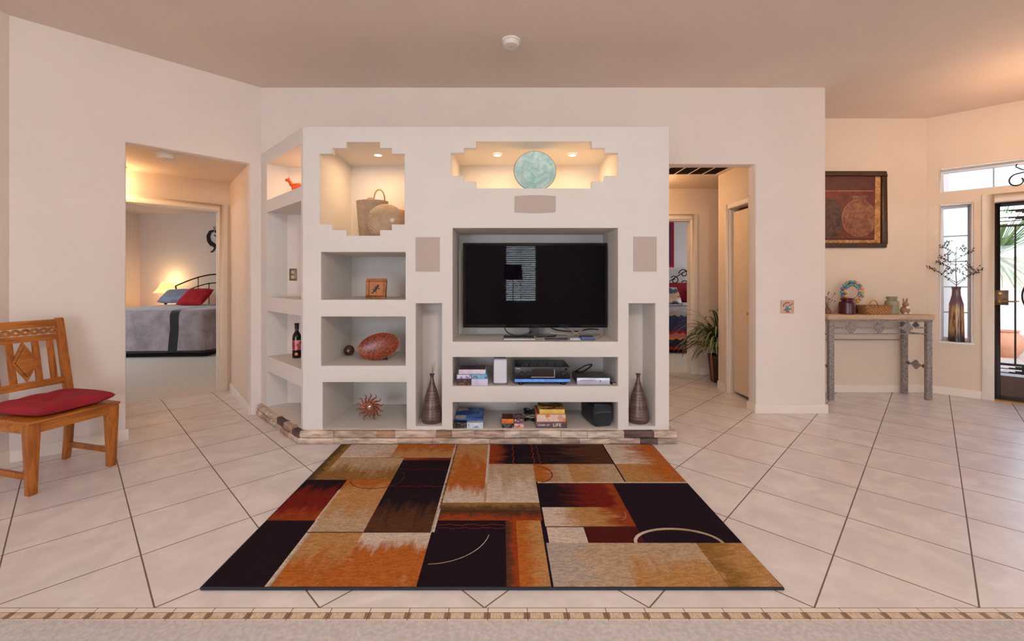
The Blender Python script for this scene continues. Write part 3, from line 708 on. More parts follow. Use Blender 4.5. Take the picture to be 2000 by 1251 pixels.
tag(o, 'small slate blue electronic box at the right foot of the television', 'electronics')
o = MB(); o.box(-.042, .042, -.05, .05, 0, .016); o = o.build('card_case', mat('pale_case', S(190, 200, 212), .4, var=.2, scale=60), None, loc=(.60, 3.56, NF), bevel=.002)
tag(o, 'small pale flat case left of the blue box below the television', 'case')
o = MB(); o.box(-.085, .10, -.045, .045, 0, .012); o = o.build('disc_player', mat('dark_violet', S(62, 56, 72), .3), None, loc=(.44, 3.54, NF), bevel=.002)
tag(o, 'thin dark grey player lying between set-top box and pale case', 'electronics')
def cable(name, pts, r, m, label, group=None):
    # smooth the polyline
    P = [Vector(p) for p in pts]; out = []
    for i in range(len(P)-1):
        a = P[max(i-1, 0)]; b = P[i]; c = P[i+1]; d = P[min(i+2, len(P)-1)]
        for k in range(8):
            t = k/8; out.append(.5*((2*b)+(c-a)*t+(2*a-5*b+4*c-d)*t*t+(3*b-a-3*c+d)*t**3))
    out.append(P[-1]); mb = MB(); mb.tube([tuple(p) for p in out], r, 6)
    o = mb.build(name, m); return tag(o, label, 'cable', group)
grey_c = mat('grey_cable', S(170, 162, 150), .6)
cable('cable', [(.02, 3.80, .88), (.05, 3.72, .835), (.14, 3.70, NF+.012), (.24, 3.72, NF+.035), (.30, 3.80, .87)], .005, black_p, 'black cable drooping left of the television pedestal')
cable('cable', [(.36, 3.80, .87), (.42, 3.74, .83), (.52, 3.70, NF+.028), (.62, 3.72, NF+.02), (.74, 3.80, .87)], .005, grey_c, 'pale grey cable looping right of the television pedestal')
cable('cable', [(.55, 3.85, .86), (.60, 3.76, .85), (.68, 3.70, NF+.01), (.80, 3.66, NF+.006), (.88, 3.72, .83)], .0045, mat('tan_cable', S(190, 150, 110), .6), 'tan cable curling at the right end of the television shelf')
cable('cable', [(.44, 3.88, .86), (.50, 3.84, .84), (.66, 3.83, .83), (.78, 3.84, .85), (.87, 3.88, .84)], .005, black_p, 'black cable running behind the lower right of the television')
# ---- middle shelf
SF = vz(754); YF = 3.45
def bxo(name, x0, x1, y0, y1, z0, h, mats, label, cat, group=None, cover=None, front=None, bevel=.0015, spine=None):
    """box-like thing with optional printed top and front"""
    cx = (x0+x1)/2; cy = (y0+y1)/2; a = (x1-x0)/2; b = (y1-y0)/2
    if not (cover or front):
        mb = MB(); mb.box(-a, a, -b, b, 0, h); o = mb.build(name, mats, None, loc=(cx, cy, z0), bevel=bevel); return tag(o, label, cat, group)
    o = thing(name, label, cat, (cx, cy, z0), 0, group)
    mb = MB(); mb.box(-a, a, -b, b, 0, h); mb.build('body', mats, o, bevel=bevel)
    if cover: mb = MB(); mb.box(-a+.003, a-.003, -b+.003, b-.003, h, h+.0008); mb.build('cover_print', cover, o)
    if front: mb = MB(); mb.box(-a+.003, a-.003, -b-.0008, -b, .004, h-.004); mb.build('front_print', front, o)
    return o
def printmat(name, cols, scale=9, seed=0):
    if name in cache: return cache[name]
    m, t, b = newmat(name); n = N(t); o = n.mapv(n.coord(), (1, 1, 1), loc=(seed*3.1, seed*1.7, 0))
    vo = t.nodes.new('ShaderNodeTexVoronoi'); vo.inputs['Scale'].default_value = scale*3; t.links.new(o, vo.inputs['Vector'])
    cr = t.nodes.new('ShaderNodeValToRGB'); cr.color_ramp.interpolation = 'CONSTANT'
    e = cr.color_ramp.elements
    for i, c in enumerate(cols):
        k = e[i] if i < 2 else e.new(i/len(cols))
        k.position = i/len(cols); k.color = S(*c)
    x = N(t).sep(vo.outputs['Color'])[0]; t.links.new(x, cr.inputs[0]); t.links.new(cr.outputs[0], b.inputs['Base Color']); b.inputs['Roughness'].default_value = .35
    cache[name] = m; return m
bxo('book', -.356, -.246, YF, YF+.16, SF, .050, mat('book_brown', S(60, 36, 34), .5), 'dark brown book at bottom left of the upper shelf pile', 'book', 'books left of the white router', front=printmat('pr_brown', ((60, 34, 30), (120, 76, 60), (46, 26, 28)), 16))
bxo('book', -.243, -.112, YF, YF+.16, SF, .052, mat('book_lavender', S(206, 200, 226), .5), 'pale lavender box at bottom right of the upper shelf pile', 'box', 'books left of the white router')
bxo('book', -.362, -.242, YF-.003, YF+.15, SF+.053, .036, mat('book_lilac', S(150, 130, 176), .5), 'lilac and white book lying on the dark brown book', 'book', 'books left of the white router', front=printmat('pr_lilac', ((214, 206, 226), (150, 120, 180), (196, 214, 220)), 14, 2))
bxo('book', -.239, -.118, YF-.003, YF+.15, SF+.053, .036, mat('book_teal', S(90, 160, 190), .5), 'turquoise book lying on the pale lavender box', 'book', 'books left of the white router', front=printmat('pr_teal', ((110, 190, 214), (60, 130, 160), (150, 176, 214)), 14, 3))
bxo('book', -.345, -.130, YF+.002, YF+.17, SF+.090, .036, mat('book_violet', S(216, 206, 222), .5), 'white edged book with dark purple cover topmost of the pile', 'book', 'books left of the white router', cover=printmat('pr_purple', ((40, 26, 50), (90, 60, 96), (26, 20, 26)), 10, 4))
# white router
o = thing('wireless_router', 'tall white rounded router tower between books and receiver', 'router', (-.012, YF+.06, SF))
mb = MB(); mb.box(-.054, .054, -.05, .05, .012, .205); mb.build('housing', mat('router_white', S(214, 216, 228), .45, var=.01), o, bevel=.012, seg=4)
mb = MB(); mb.box(-.050, .050, -.046, .046, .2055, .212); mb.build('top_cap', mat('router_grey', S(160, 166, 184), .4), o, bevel=.004)
mb = MB(); mb.box(-.046, .046, -.042, .042, 0, .0118); mb.build('foot', mat('router_foot', S(110, 100, 104), .5), o)
# receiver
rc = thing('receiver', 'black audio receiver with blue-lit strip and slotted top', 'receiver', (.325, YF+.155, SF))
mb = MB(); mb.box(-.218, .218, -.15, .15, .022, .150); mb.build('case', black_p, rc, bevel=.003)
mb = MB(); mb.box(-.222, .222, -.162, -.151, .052, .150); mb.build('front_panel', mat('panel_black', S(26, 27, 32), .35, metal=.3), rc, bevel=.002)
mb = MB(); mb.box(-.222, .222, -.163, -.151, .030, .0515); mb.build('blue_strip', mat('blue_strip', S(90, 140, 220), .25, metal=.5, var=.25, scale=40, emit=(.15, .35, 1, 1), estr=.35), rc)
mb = MB(); mb.box(-.085, .090, -.1640, -.1622, .072, .130); mb.build('display', mat('display', S(34, 16, 18), .1), rc)
mb = MB(); mb.box(-.09, .10, -.1645, -.1622, .065, .070); mb.box(.0935, .098, -.1645, -.1622, .070, .130); mb.build('display_trim', silver, rc)
mb = MB(); mb.box(-.212, -.178, -.1640, -.1622, .134, .140); mb.build('badge', silver, rc)
for x, z, r_ in ((-.165, .100, .014), (-.115, .100, .014), (.165, .100, .019), (.18, .075, .008), (.19, .13, .008)):
    mb = MB(); mb.lathe([(r_, 0), (r_, .014), (r_*.85, .018)], seg=20); mb.build('knob', mat('knob_black', S(16, 16, 18), .3), rc, loc=(x, -.162, z), rot=(R(90), 0, 0))
mb = MB()
for k in range(26):
    for j in range(3):
        if (k*7+j*3) % 5: mb.box(-.18+k*.0142, -.1735+k*.0142, -.12+j*.075, -.065+j*.075, .150, .1512)
mb.build('vent_slot', mat('vent_slot', S(150, 150, 158), .5), rc, smooth=False)
for sx in (-1, 1):
    for yy in (-.12, .11):
        mb = MB(); mb.lathe([(.02, 0), (.02, .022)], seg=16); mb.build('foot', black_p, rc, loc=(sx*.17, yy, 0))
dv = thing('disc_player', 'silver fronted disc player right of the receiver', 'electronics', (.735, YF+.14, SF))
mb = MB(); mb.box(-.13, .13, -.12, .13, .006, .056); mb.build('case', mat('player_grey', S(84, 84, 92), .45, metal=.3), dv, bevel=.002)
mb = MB(); mb.box(-.132, .132, -.135, -.1205, .004, .058); mb.build('front_panel', mat('player_silver', S(196, 202, 220), .3, metal=.4, var=.05), dv, bevel=.003)
mb = MB(); mb.box(-.11, .02, -.1365, -.1352, .036, .040); mb.box(.05, .06, -.1365, -.1352, .028, .04); mb.build('button', mat('player_button', S(90, 100, 130), .4), dv)
mb = MB(); mb.box(-.12, .12, -.11, .12, 0, .0058); mb.build('foot', black_p, dv)
cable('cable', [(.62, YF+.22, SF+.066), (.68, YF+.20, SF+.068), (.74, YF+.22, SF+.095), (.77, YF+.24, SF+.12), (.72, YF+.25, SF+.11), (.66, YF+.24, SF+.08), (.63, YF+.21, SF+.07)], .006, black_p, 'coiled black power cable on top of the silver disc player')
o = thing('remote_control', 'dark remote control with silver end at the right of the shelf', 'remote control', (.895, YF+.10, SF), R(8))
mb = MB(); mb.box(-.021, .021, -.09, .09, 0, .020); mb.build('body', mat('remote_black', S(50, 44, 44), .5), o, bevel=.006, seg=3)
mb = MB(); mb.box(-.018, .018, -.094, -.0905, .005, .015); mb.build('end_cap', silver, o)
mb = MB()
for i in range(3):
    for j in range(9): mb.box(-.014+i*.011, -.007+i*.011, -.075+j*.017, -.066+j*.017, .020, .0215)
mb.build('button', mat('remote_button', S(150, 140, 136), .5), o)
# ---- bottom shelf
BF = vz(838)
bxo('game_box', -.386, -.158, YF+.062, YF+.36, BF, .056, mat('box_blue', S(34, 74, 160), .4), 'bright blue board game box at the left of the bottom shelf', 'game', cover=printmat('pr_blue', ((24, 60, 170), (40, 110, 200), (14, 24, 60), (24, 60, 170), (200, 190, 180), (60, 130, 210)), 3, 5))
bxo('card_game', -.386, -.284, YF-.005, YF+.056, BF, .046, mat('box_black', S(24, 20, 22), .4), 'small black boxed game in front of the blue box', 'game', front=printmat('pr_black', ((22, 18, 20), (60, 50, 52), (120, 110, 108)), 20, 6))
bxo('card_game', -.280, -.150, YF-.008, YF+.052, BF, .046, mat('box_pale', S(190, 206, 226), .4), 'small white and pale blue boxed game in front of the blue box', 'game', front=printmat('pr_pale', ((196, 212, 232), (220, 226, 236), (130, 160, 190), (204, 214, 230)), 12, 7))
bxo('card_game', .002, .082, YF, YF+.14, BF, .036, mat('box_charcoal', S(34, 30, 36), .4), 'black boxed game under the orange box', 'game', front=printmat('pr_char', ((30, 28, 34), (90, 90, 100), (40, 36, 44)), 18, 8))
bxo('card_game', 0, .096, YF-.002, YF+.14, BF+.0365, .036, mat('box_orange', S(214, 108, 34), .4), 'bright orange boxed game with dark red lid', 'game', cover=mat('lid_maroon', S(70, 20, 20), .4))
bxo('card_game', .099, .176, YF, YF+.14, BF, .036, mat('box_pink', S(206, 170, 160), .4), 'cream and pink boxed game right of the black one', 'game', front=printmat('pr_pink', ((214, 186, 170), (200, 110, 96), (222, 206, 190)), 16, 9))
bxo('card_game', .100, .168, YF-.002, YF+.14, BF+.0365, .036, mat('box_bw', S(50, 36, 40), .4), 'dark striped boxed game right of the orange box', 'game', cover=printmat('pr_bw', ((20, 14, 16), (150, 130, 130), (30, 22, 24)), 14, 10), front=printmat('pr_bw2', ((206, 200, 206), (160, 60, 60), (80, 90, 150)), 24, 11))
for q in range(3):
    pts = []
    for k in range(26): pts.append((.235+.045*math.cos(k*.9+q)+.0*q, YF+.20+.05*math.sin(k*.7+q*2), BF+.015+q*.03+.012*math.sin(k*1.7)))
    cable('cable', pts, .0045, (black_p, grey_c, black_p)[q], ('black cable coil lowest', 'grey cable coil in the middle', 'black cable coil uppermost')[q]+' of the tangle on the bottom shelf')
bxo('game_box', .272, .523, YF-.002, YF+.26, BF, .048, mat('box_mauve', S(96, 70, 76), .4), 'brown board game box reading LIFE at the bottom of its stack', 'game', 'stacked board games')
lg = [o for o in col.objects if o.get('label', '').startswith('brown board game')][0]
text_mesh('lettering', 'LIFE', .034, mat('ink_white', S(214, 206, 200), .5), lg, (.045, -.1315, .024), (R(90), 0, 0), sx=1.15)
text_mesh('lettering', 'GAME OF', .018, mat('ink_white', S(214, 206, 200), .5), lg, (-.062, -.1315, .024), (R(90), 0, 0), sx=1.25)
bxo('game_box', .278, .513, YF, YF+.25, BF+.0485, .062, mat('box_peach', S(212, 140, 90), .4), 'orange and cream board game box in the middle of its stack', 'game', 'stacked board games', front=printmat('pr_peach', ((222, 196, 186), (218, 130, 60), (206, 160, 140), (228, 200, 190)), 8, 12), cover=mat('lid_rust', S(170, 80, 50), .5))
bxo('game_box', .302, .505, YF+.004, YF+.20, BF+.1118, .036, mat('box_yellow', S(226, 190, 96), .4), 'yellow board game box on top of its stack', 'game', 'stacked board games', cover=printmat('pr_yellow', ((196, 150, 40), (60, 30, 20), (214, 176, 70), (90, 50, 20)), 7, 13))
bag = thing('storage_bag', 'black soft-sided zip bag at the right of the bottom shelf', 'bag', (.79, YF+.17, BF), R(10))
mb = MB(); rg = []
for k, (y, s_) in enumerate(((-.15, .86), (-.14, .97), (-.05, 1.02), (.08, 1.0), (.14, .96), (.15, .85))):
    ring = []
    for j in range(28):
        a = 2*PI*j/28; c = math.cos(a); s2 = math.sin(a); e = .35
        x = .082*s_*math.copysign(abs(c)**e, c)+.003*math.sin(5*a+k); z = .097+.095*s_*math.copysign(abs(s2)**e, s2)+(.003*math.sin(3*a+k*2) if s2 > -.5 else 0)
        ring.append((x, y, max(0.001, z)))
    rg.append(ring)
mb.loft(rg); mb.build('body', mat('bag_black', S(24, 26, 36), .45, var=.3, scale=25, bump=1, bscale=30), bag)
mb = MB(); mb.tube([(-.07, -.156, .12), (0, -.160, .125), (.07, -.156, .12)], .003, 6); mb.build('zip', mat('zip_grey', S(90, 92, 104), .4), bag)

# ---- left column
fr = thing('framed_tile', 'small brown wooden frame with blue gecko motif on the second shelf', 'picture frame', (-1.056, 3.62, vz(585)), R(-5))
fr.rotation_euler = (R(-7), 0, R(-5))
fw = wood('frame_wood', S(132, 74, 36), S(178, 110, 62), .5, (10, 10, 10))
mb = MB()
for a in ((-.086, .086, .0, .026), (-.086, .086, .144, .17), (-.086, -.060, .026, .144), (.060, .086, .026, .144)): mb.box(a[0], a[1], -.016, .006, a[2], a[3])
mb.build('frame', fw, fr, bevel=.003)
mb = MB(); mb.box(-.06, .06, -.004, .004, .026, .144); mb.build('backing', mat('frame_back', S(184, 118, 70), .6, var=.1), fr)
mb = MB(); mb.tube([(-.030, -.007, .045), (-.018, -.007, .062), (-.004, -.007, .08), (.010, -.007, .10)], [.003, .007, .011, .006], 8); mb.ball((.014, -.007, .108), .009)
for a, b in (((-.012, .068), (-.032, .078)), ((-.008, .066), (.006, .050)), ((.004, .092), (-.014, .100)), ((.008, .088), (.030, .082)), ((-.030, .045), (-.044, .052))): mb.tube([(a[0], -.007, a[1]), (b[0], -.007, b[1])], .0032, 6)
mb.build('gecko', mat('gecko_blue', S(56, 62, 84), .4, metal=.2), fr)
# oval platter and ball
pl = thing('platter', 'oval amber and rust woven platter standing on the third shelf', 'platter', (-1.043, 3.66, vz(714)))
m_, t_, b_ = newmat('amber_platter'); n_ = N(t_)
t_.links.new(n_.mix(n_.rng(n_.noise(n_.coord(), 70, 4, .7), .38, .62), S(80, 22, 8), S(158, 68, 26)), b_.inputs['Base Color']); b_.inputs['Roughness'].default_value = .3
mb = MB(); mb.M = Matrix.Translation((0, 0, .118)) @ Matrix.Rotation(R(-15), 4, 'Y') @ Matrix.Rotation(R(82), 4, 'X')
mb.lathe([(.03, -.012), (.12, -.008), (.170, .010), (.183, .014), (.180, .018), (.160, .012), (.11, 0), (.02, -.004)], seg=48, sy=.60, matf=lambda i, j: 1 if i in (2, 3) else 0)
mb.build('dish', [m_, mat('platter_rim', S(190, 150, 104), .5)], pl)
mb = MB(); mb.bar((-.06, .02, .0), (-.05, .03, .10), .012, .008); mb.bar((.06, .02, .0), (.05, .03, .12), .012, .008); mb.bar((-.06, .02, .01), (.06, .02, .01), .012, .008); mb.bar((0, .02, .006), (0, .10, .004), .012, .008); mb.build('stand', black_m, pl)
o = thing('woven_ball', 'small dark brown decorative ball beside the oval platter', 'ornament', (-1.380, 3.90, vz(714)))
mb = MB(); mb.ball((0, 0, .046), .046, 24, 16); mb.build('sphere', mat('ball_brown', S(74, 46, 38), .5, var=.4, scale=40, bump=.8, bscale=80), o)
mb = MB(); mb.lathe([(.012, 0), (.009, .004), (.003, .006)], seg=12); mb.build('stud', mat('stud', S(170, 150, 140), .4), o, loc=(.006, -.0455, .05), rot=(R(90), 0, 0))
# sunburst
sb = thing('sunburst_ornament', 'copper metal sunburst ornament with mirror centre on the lowest shelf', 'ornament', (-1.107, 3.62, BF))
cop = mat('copper', S(150, 84, 60), .4, metal=.6, var=.25, scale=30)
for layer, (n, r0, r1, yy, off) in enumerate(((14, .030, .118, 0, .1), (14, .03, .085, -.010, .32))):
    for k in range(n):
        a = 2*PI*(k+off)/n+PI/2
        if layer == 0 and abs(((a-1.5*PI+PI) % (2*PI))-PI) < .2: continue
        mb = MB(); pts = []; rad = []
        for q in range(9):
            t = q/8; rr = lerp(r0, r1, t); aa = a+.16*math.sin(t*2*PI); pts.append((rr*math.cos(aa), yy, .118+rr*math.sin(aa))); rad.append(.0105*(1-t)**.8*(.55+.9*t)+.0012)
        mb.tube(pts, rad, 7); mb.build('ray', cop, sb)
mb = MB(); mb.lathe([(.014, .006), (.040, .004), (.046, -.004), (.03, -.010), (.01, -.010)], seg=28); mb.build('rim', cop, sb, loc=(0, -.004, .118), rot=(R(90), 0, 0))
mb = MB(); mb.lathe([(.002, .012), (.014, .010), (.017, .006)], seg=20); mb.build('mirror', mat('mirror', S(220, 220, 226), .05, metal=1, var=0), sb, loc=(0, -.004, .118), rot=(R(90), 0, 0))
# baskets in stepped niche
NB = vz(460)
seagrass = weave('seagrass', S(142, 116, 98), S(198, 174, 150), 150)
seagrass2 = weave('seagrass_light', S(146, 118, 96), S(212, 186, 158), 150)
bk = thing('tall_basket', 'tall woven grey-brown basket with arched handles in the stepped niche', 'basket', (-1.150, 3.83, NB))
mb = MB(); prof = [(.105, 0), (.112, .01), (.122, .12), (.132, .24), (.138, .335), (.142, .345), (.136, .348), (.128, .335), (.118, .12), (.10, .02)]
mb.lathe(prof, seg=36, sx=1.0, sy=.75); mb.build('body', seagrass, bk)
rope = mat('handle_rattan', S(176, 128, 70), .5)
for (xa, xb, h, yy, m) in ((-.085, .01, .055, .07, mat('handle_orange', S(206, 120, 62), .5)), (.03, .125, .105, -.055, rope)):
    mb = MB(); mb.tube([(lerp(xa, xb, .5)-.5*(xb-xa)*math.cos(PI*k/14), yy, .335+h*math.sin(PI*k/14)**.75) for k in range(15)], .006, 8); mb.build('handle', m, bk)
o = thing('round_basket', 'shallow round woven basket leaning on its side before the tall basket', 'basket', (-.968, 3.60, NB), 0)
mb = MB(); mb.M = Matrix.Translation((0, 0, .150)) @ Matrix.Rotation(R(12), 4, 'Z') @ Matrix.Rotation(R(78), 4, 'X')
mb.lathe([(.02, .05), (.08, .045), (.125, .02), (.150, -.02), (.154, -.03), (.146, -.03), (.12, .008), (.07, .03), (.01, .035)], seg=40); mb.build('bowl', seagrass2, o)
mb = MB(); mb.M = Matrix.Translation((0, 0, .150)) @ Matrix.Rotation(R(12), 4, 'Z') @ Matrix.Rotation(R(78), 4, 'X')
mb.ball((.055, -.02, .053), .009, 10, 6)
for a in range(5): mb.ball((.055+.012*math.cos(a*1.26), -.02+.012*math.sin(a*1.26), .052), .009, 10, 6)
mb.build('flower_trim', mat('raffia_white', S(220, 210, 200), .8), o)
o = MB(); o.M = Matrix.Rotation(R(76), 4, 'X'); o.lathe([(.01, .02), (.10, .018), (.14, .0), (.147, -.006), (.135, -.004), (.09, .008), (.01, .01)], seg=36, sy=.93)
o = o.build('flat_basket', weave('rattan_brown', S(150, 96, 56), S(206, 150, 98), 90), None, loc=(-.915, 3.74, NB+.138)); tag(o, 'flat brown rattan basket standing behind the round basket', 'basket')
# turquoise plate
pt = thing('decorative_plate', 'large turquoise glazed plate with brown rim in the lit upper niche', 'plate', (.276, 3.60, vz(367.5)))
m_, t_, b_ = newmat('turquoise_glaze'); n_ = N(t_)
t_.links.new(n_.mix(n_.rng(n_.noise(n_.coord(), 12, 6, .7, 1), .35, .68), S(148, 196, 196), S(204, 226, 224)), b_.inputs['Base Color']); b_.inputs['Roughness'].default_value = .3
n_.bump(n_.noise(n_.coord(), 70, 3), .3, .003, b_)
mb = MB(); mb.M = Matrix.Translation((0, 0, .178)) @ Matrix.Rotation(R(80), 4, 'X')
mb.lathe([(.08, -.022), (.10, -.020), (.13, .0), (.172, .010), (.177, .013), (.173, .016), (.135, .008), (.115, .004), (.105, -.006), (.09, -.011), (.03, -.013), (.01, -.013)], seg=56, matf=lambda i, j: 1 if i in (3, 4) else 0)
mb.build('dish', [m_, mat('plate_rim', S(120, 78, 54), .4)], pt)
mb = MB(); mb.bar((-.07, .01, .003), (-.06, .055, .12), .008, .006); mb.bar((.07, .01, .003), (.06, .055, .12), .008, .006); mb.bar((-.07, .01, .006), (.07, .01, .006), .008, .006); mb.bar((0, .01, .004), (0, .10, .004), .008, .006); mb.bar((0, .1, .004), (0, .05, .11), .008, .006); mb.build('stand', black_m, pt)
# tall vases
m_, t_, b_ = newmat('banded_vase'); n_ = N(t_); xx, yy_, zz = n_.sep(n_.coord())
bnd = n_.noise(n_.mapv(n_.coord(), (1.5, 1.5, 55)), 1, 3, .5)
t_.links.new(n_.mix(n_.rng(bnd, .35, .68), S(76, 56, 54), S(122, 98, 92)), b_.inputs['Base Color']); b_.inputs['Roughness'].default_value = .32; b_.inputs['Metallic'].default_value = .2
n_.bump(n_.noise(n_.mapv(n_.coord(), (2, 2, 60)), 1, 3), .5, .004, b_)
vz0 = vz(832)
prof = [(.04, 0), (.078, .001), (.083, .010), (.083, .035), (.079, .07), (.072, .12), (.060, .19), (.044, .25), (.030, .29), (.019, .325), (.0135, .355), (.013, .372), (.019, .388), (.022, .392), (.018, .392), (.010, .375)]
def tall_vase(x, label):
    v = thing('tall_vase', label, 'vase', (x, 3.535, vz0), 0, 'tall brown vases in slim niches')
    mb = MB(); mb.lathe(prof[:13], seg=36); mb.build('body', m_, v)
    mb = MB(); mb.lathe(prof[12:], seg=28); mb.build('lip', mat('vase_lip', S(58, 36, 40), .35), v)
    return v
v1 = tall_vase(-.572, 'tapered brown banded vase with dried grass in the left slim niche')
tall_vase(1.118, 'tapered brown banded vase without stems in the right slim niche')
o = MB(); rr = random.Random(5)
for k in range(16):
    a = rr.uniform(0, 2*PI); s_ = rr.uniform(.004, .022); h = rr.uniform(.04, .11)
    o.tube([(0, 0, -.012), (s_*.4*math.cos(a)+.006, s_*.4*math.sin(a), h*.4), (s_*math.cos(a)+.012, s_*math.sin(a), h)], [.001, .0018, .0006], 5)
o = o.build('dried_grass', mat('dry_grass', S(176, 160, 128), .9), None, loc=(-.572, 3.535, vz0+.392)); tag(o, 'wisp of dried pale grass standing in the left tall vase', 'dried grass')
# bottle, outlet, figure in the angled shelves
bo = thing('wine_bottle', 'black wine bottle with pink label on the angled shelf', 'bottle', (-1.885, 3.965, .573))
mb = MB(); mb.lathe([(.028, 0), (.038, .004), (.039, .02), (.039, .19), (.034, .215), (.018, .240), (.0145, .255), (.0145, .305), (.004, .306)], seg=32); mb.build('glass', mat('bottle_glass', S(16, 14, 20), .08, var=.1), bo)
mb = MB(); mb.lathe([(.0395, .075), (.0395, .165)], seg=32, cap=False); mb.build('label', printmat('pr_wine', ((190, 70, 90), (220, 150, 150), (150, 40, 60), (206, 110, 120)), 14, 15), bo)
mb = MB(); mb.lathe([(.0185, .262), (.0185, .305), (.022, .312), (.022, .318), (.004, .319)], seg=24); mb.build('capsule', mat('capsule_dark', S(28, 20, 24), .4), bo)
mb = MB(); mb.lathe([(.0152, .222+.02), (.0152, .262)], seg=24, cap=False); mb.build('neck_band', mat('neck_red', S(130, 50, 60), .4), bo)
mb = MB(); mb.lathe([(.014, 0), (.013, .002), (.002, .003)], seg=20); mb.build('seal', mat('seal_orange', S(222, 130, 40), .4), bo, loc=(.014, -.0375, .04), rot=(R(90), 0, R(18)))
op = thing('outlet_cover', 'bronze outlet cover on the back of the tall angled shelf', 'outlet', (-2.02, 4.176, 1.34))
mb = MB(); mb.box(-.036, .036, -.006, 0, -.058, .058); mb.build('plate', mat('plate_bronze', S(120, 98, 74), .4, metal=.6), op, bevel=.004)
mb = MB(); mb.box(-.017, .017, -.009, -.0062, -.04, -.008); mb.box(-.017, .017, -.009, -.0062, .008, .04); mb.build('socket', mat('socket_cream', S(190, 176, 150), .4), op, bevel=.003)
fg = thing('animal_figurine', 'small orange-red four-legged folk figurine on the lit angled shelf', 'figurine', (-1.835, 3.90, 2.035), R(10))
om = mat('figurine_orange', S(222, 84, 34), .5, var=.2, scale=40)
mb = MB(); mb.ball((0, 0, .10), .034, 18, 12, sc_=(2.0, .8, .85)); mb.tube([(-.058, 0, .105), (-.075, 0, .135), (-.082, 0, .150)], [.02, .015, .013]); mb.ball((-.092, 0, .150), .017, 14, 9, sc_=(1.5, .9, .9))
for sy in (-1, 1): mb.tube([(-.080, sy*.009, .160), (-.082, sy*.013, .178)], [.006, .002], 6)
mb.tube([(.062, 0, .11), (.082, 0, .13), (.088, 0, .155)], [.008, .006, .004])
mb.build('body', om, fg)
for x in (-.045, .045):
    for y in (-.016, .016):
        mb = MB(); mb.tube([(x, y, .09), (x*1.05, y*1.2, .045), (x*1.1, y*1.25, .001)], [.013, .009, .010]); mb.build('leg', om, fg)

# decorative tile on the wall
sw = thing('ceramic_wall_tile', 'small square hand-painted tile with turquoise motif on the wall right of the doorway', 'wall tile', (2.763, 4.177, 1.027))
mb = MB(); mb.box(-.064, .064, -.010, 0, -.064, .064); mb.build('tile', mat('tile_clay', S(204, 170, 146), .5, var=.06), sw, bevel=.003)
teal = mat('teal_paint', S(64, 130, 144), .5); redp = mat('red_paint', S(168, 84, 70), .5); brn = mat('brown_paint', S(120, 76, 40), .5)
mb = MB(); mb.plate([(-.040, -.040), (.0, -.034), (.044, -.022), (.03, -.012), (.012, -.016), (.004, .022), (-.004, -.004), (-.016, .024), (-.018, -.01), (-.03, -.02)], -.0112, -.0098, 0)
mb.plate([(-.02, -.055), (.016, -.055), (.012, -.036), (-.014, -.036)], -.0112, -.0098, 1)
for k in range(8):
    a = R(175-k*14); c = R(175-(k+1)*14); mb.plate([(.036*math.cos(a), .036*math.sin(a)), (.048*math.cos(a), .048*math.sin(a)), (.048*math.cos(c), .048*math.sin(c)), (.036*math.cos(c), .036*math.sin(c))], -.0112, -.0098, 1)
mb.plate([(.012, .014), (.05, .040), (.052, .034), (.02, .008)], -.0112, -.0098, 2)
mb.build('motif', [teal, redp, brn], sw, smooth=False)

# smoke detectors
def detector(loc, label, name='smoke_detector'):
    d = thing(name, label, 'smoke detector', loc)
    mb = MB(); mb.lathe([(.074, 0), (.074, -.010), (.066, -.014)], seg=40); mb.build('base', white_p, d)
    mb = MB(); mb.lathe([(.064, -.0142), (.064, -.032), (.056, -.044), (.02, -.047), (.002, -.047)], seg=40); mb.build('cover', mat('detector_cover', S(226, 218, 210), .45, var=.02), d)
    mb = MB(); mb.lathe([(.008, -.0472), (.007, -.050), (.002, -.051)], seg=14); mb.build('test_button', mat('detector_button', S(190, 170, 160), .5), d)
detector((.071, 3.36, CZ), 'round white smoke detector on the living room ceiling')
detector((-3.02, 3.88, 2.42), 'round white smoke detector on the small hall ceiling near the bedroom')

# ================================================================== ENTRY: painting, console and its objects
pa = thing('painting', 'dark framed painting of two clay pots in reds and browns above the console', 'painting', (3.98, 4.97, 2.098))
W2, H2 = .435, .440
pf = wood('painting_frame', S(46, 26, 14), S(84, 52, 30), .4, (20, 20, 20))
mb = MB(); fwid = .055
mb.box(-W2, W2, -.032, -.001, H2-fwid, H2); mb.box(-W2, W2, -.032, -.001, -H2, -H2+fwid); mb.box(-W2, -W2+fwid, -.032, -.001, -H2+fwid, H2-fwid); mb.box(W2-fwid, W2, -.032, -.001, -H2+fwid, H2-fwid)
mb.build('frame', pf, pa, bevel=.008)
def paint(name, a, b, s=9):
    if name in cache: return cache[name]
    m, t, bs = newmat(name); n = N(t); t.links.new(n.mix(n.rng(n.noise(n.coord(), s, 6, .7, 1.2), .35, .65), S(*a), S(*b)), bs.inputs['Base Color']); bs.inputs['Roughness'].default_value = .5
    n.bump(n.noise(n.coord(), 60, 4), .3, .003, bs); cache[name] = m; return m
cm = [paint('p_red', (88, 26, 18), (126, 46, 30)), paint('p_dark', (48, 22, 18), (98, 58, 42), 14), paint('p_pot', (108, 58, 36), (152, 98, 66), 12), paint('p_gold', (150, 96, 40), (206, 156, 90), 16), paint('p_shadow', (52, 20, 16), (84, 36, 24)), paint('p_line', (176, 96, 50), (200, 130, 80)), paint('p_maroon', (74, 24, 20), (98, 38, 30), 6)]
w_, h_ = W2-fwid, H2-fwid; mb = MB(); mb.box(-w_, w_, -.012, -.006, -h_, h_, 0)
mb.plate([(-w_+.06, h_), (w_-.07, h_), (w_-.07, h_-.17), (-w_+.06, h_-.17)], -.0128, -.012, 6)
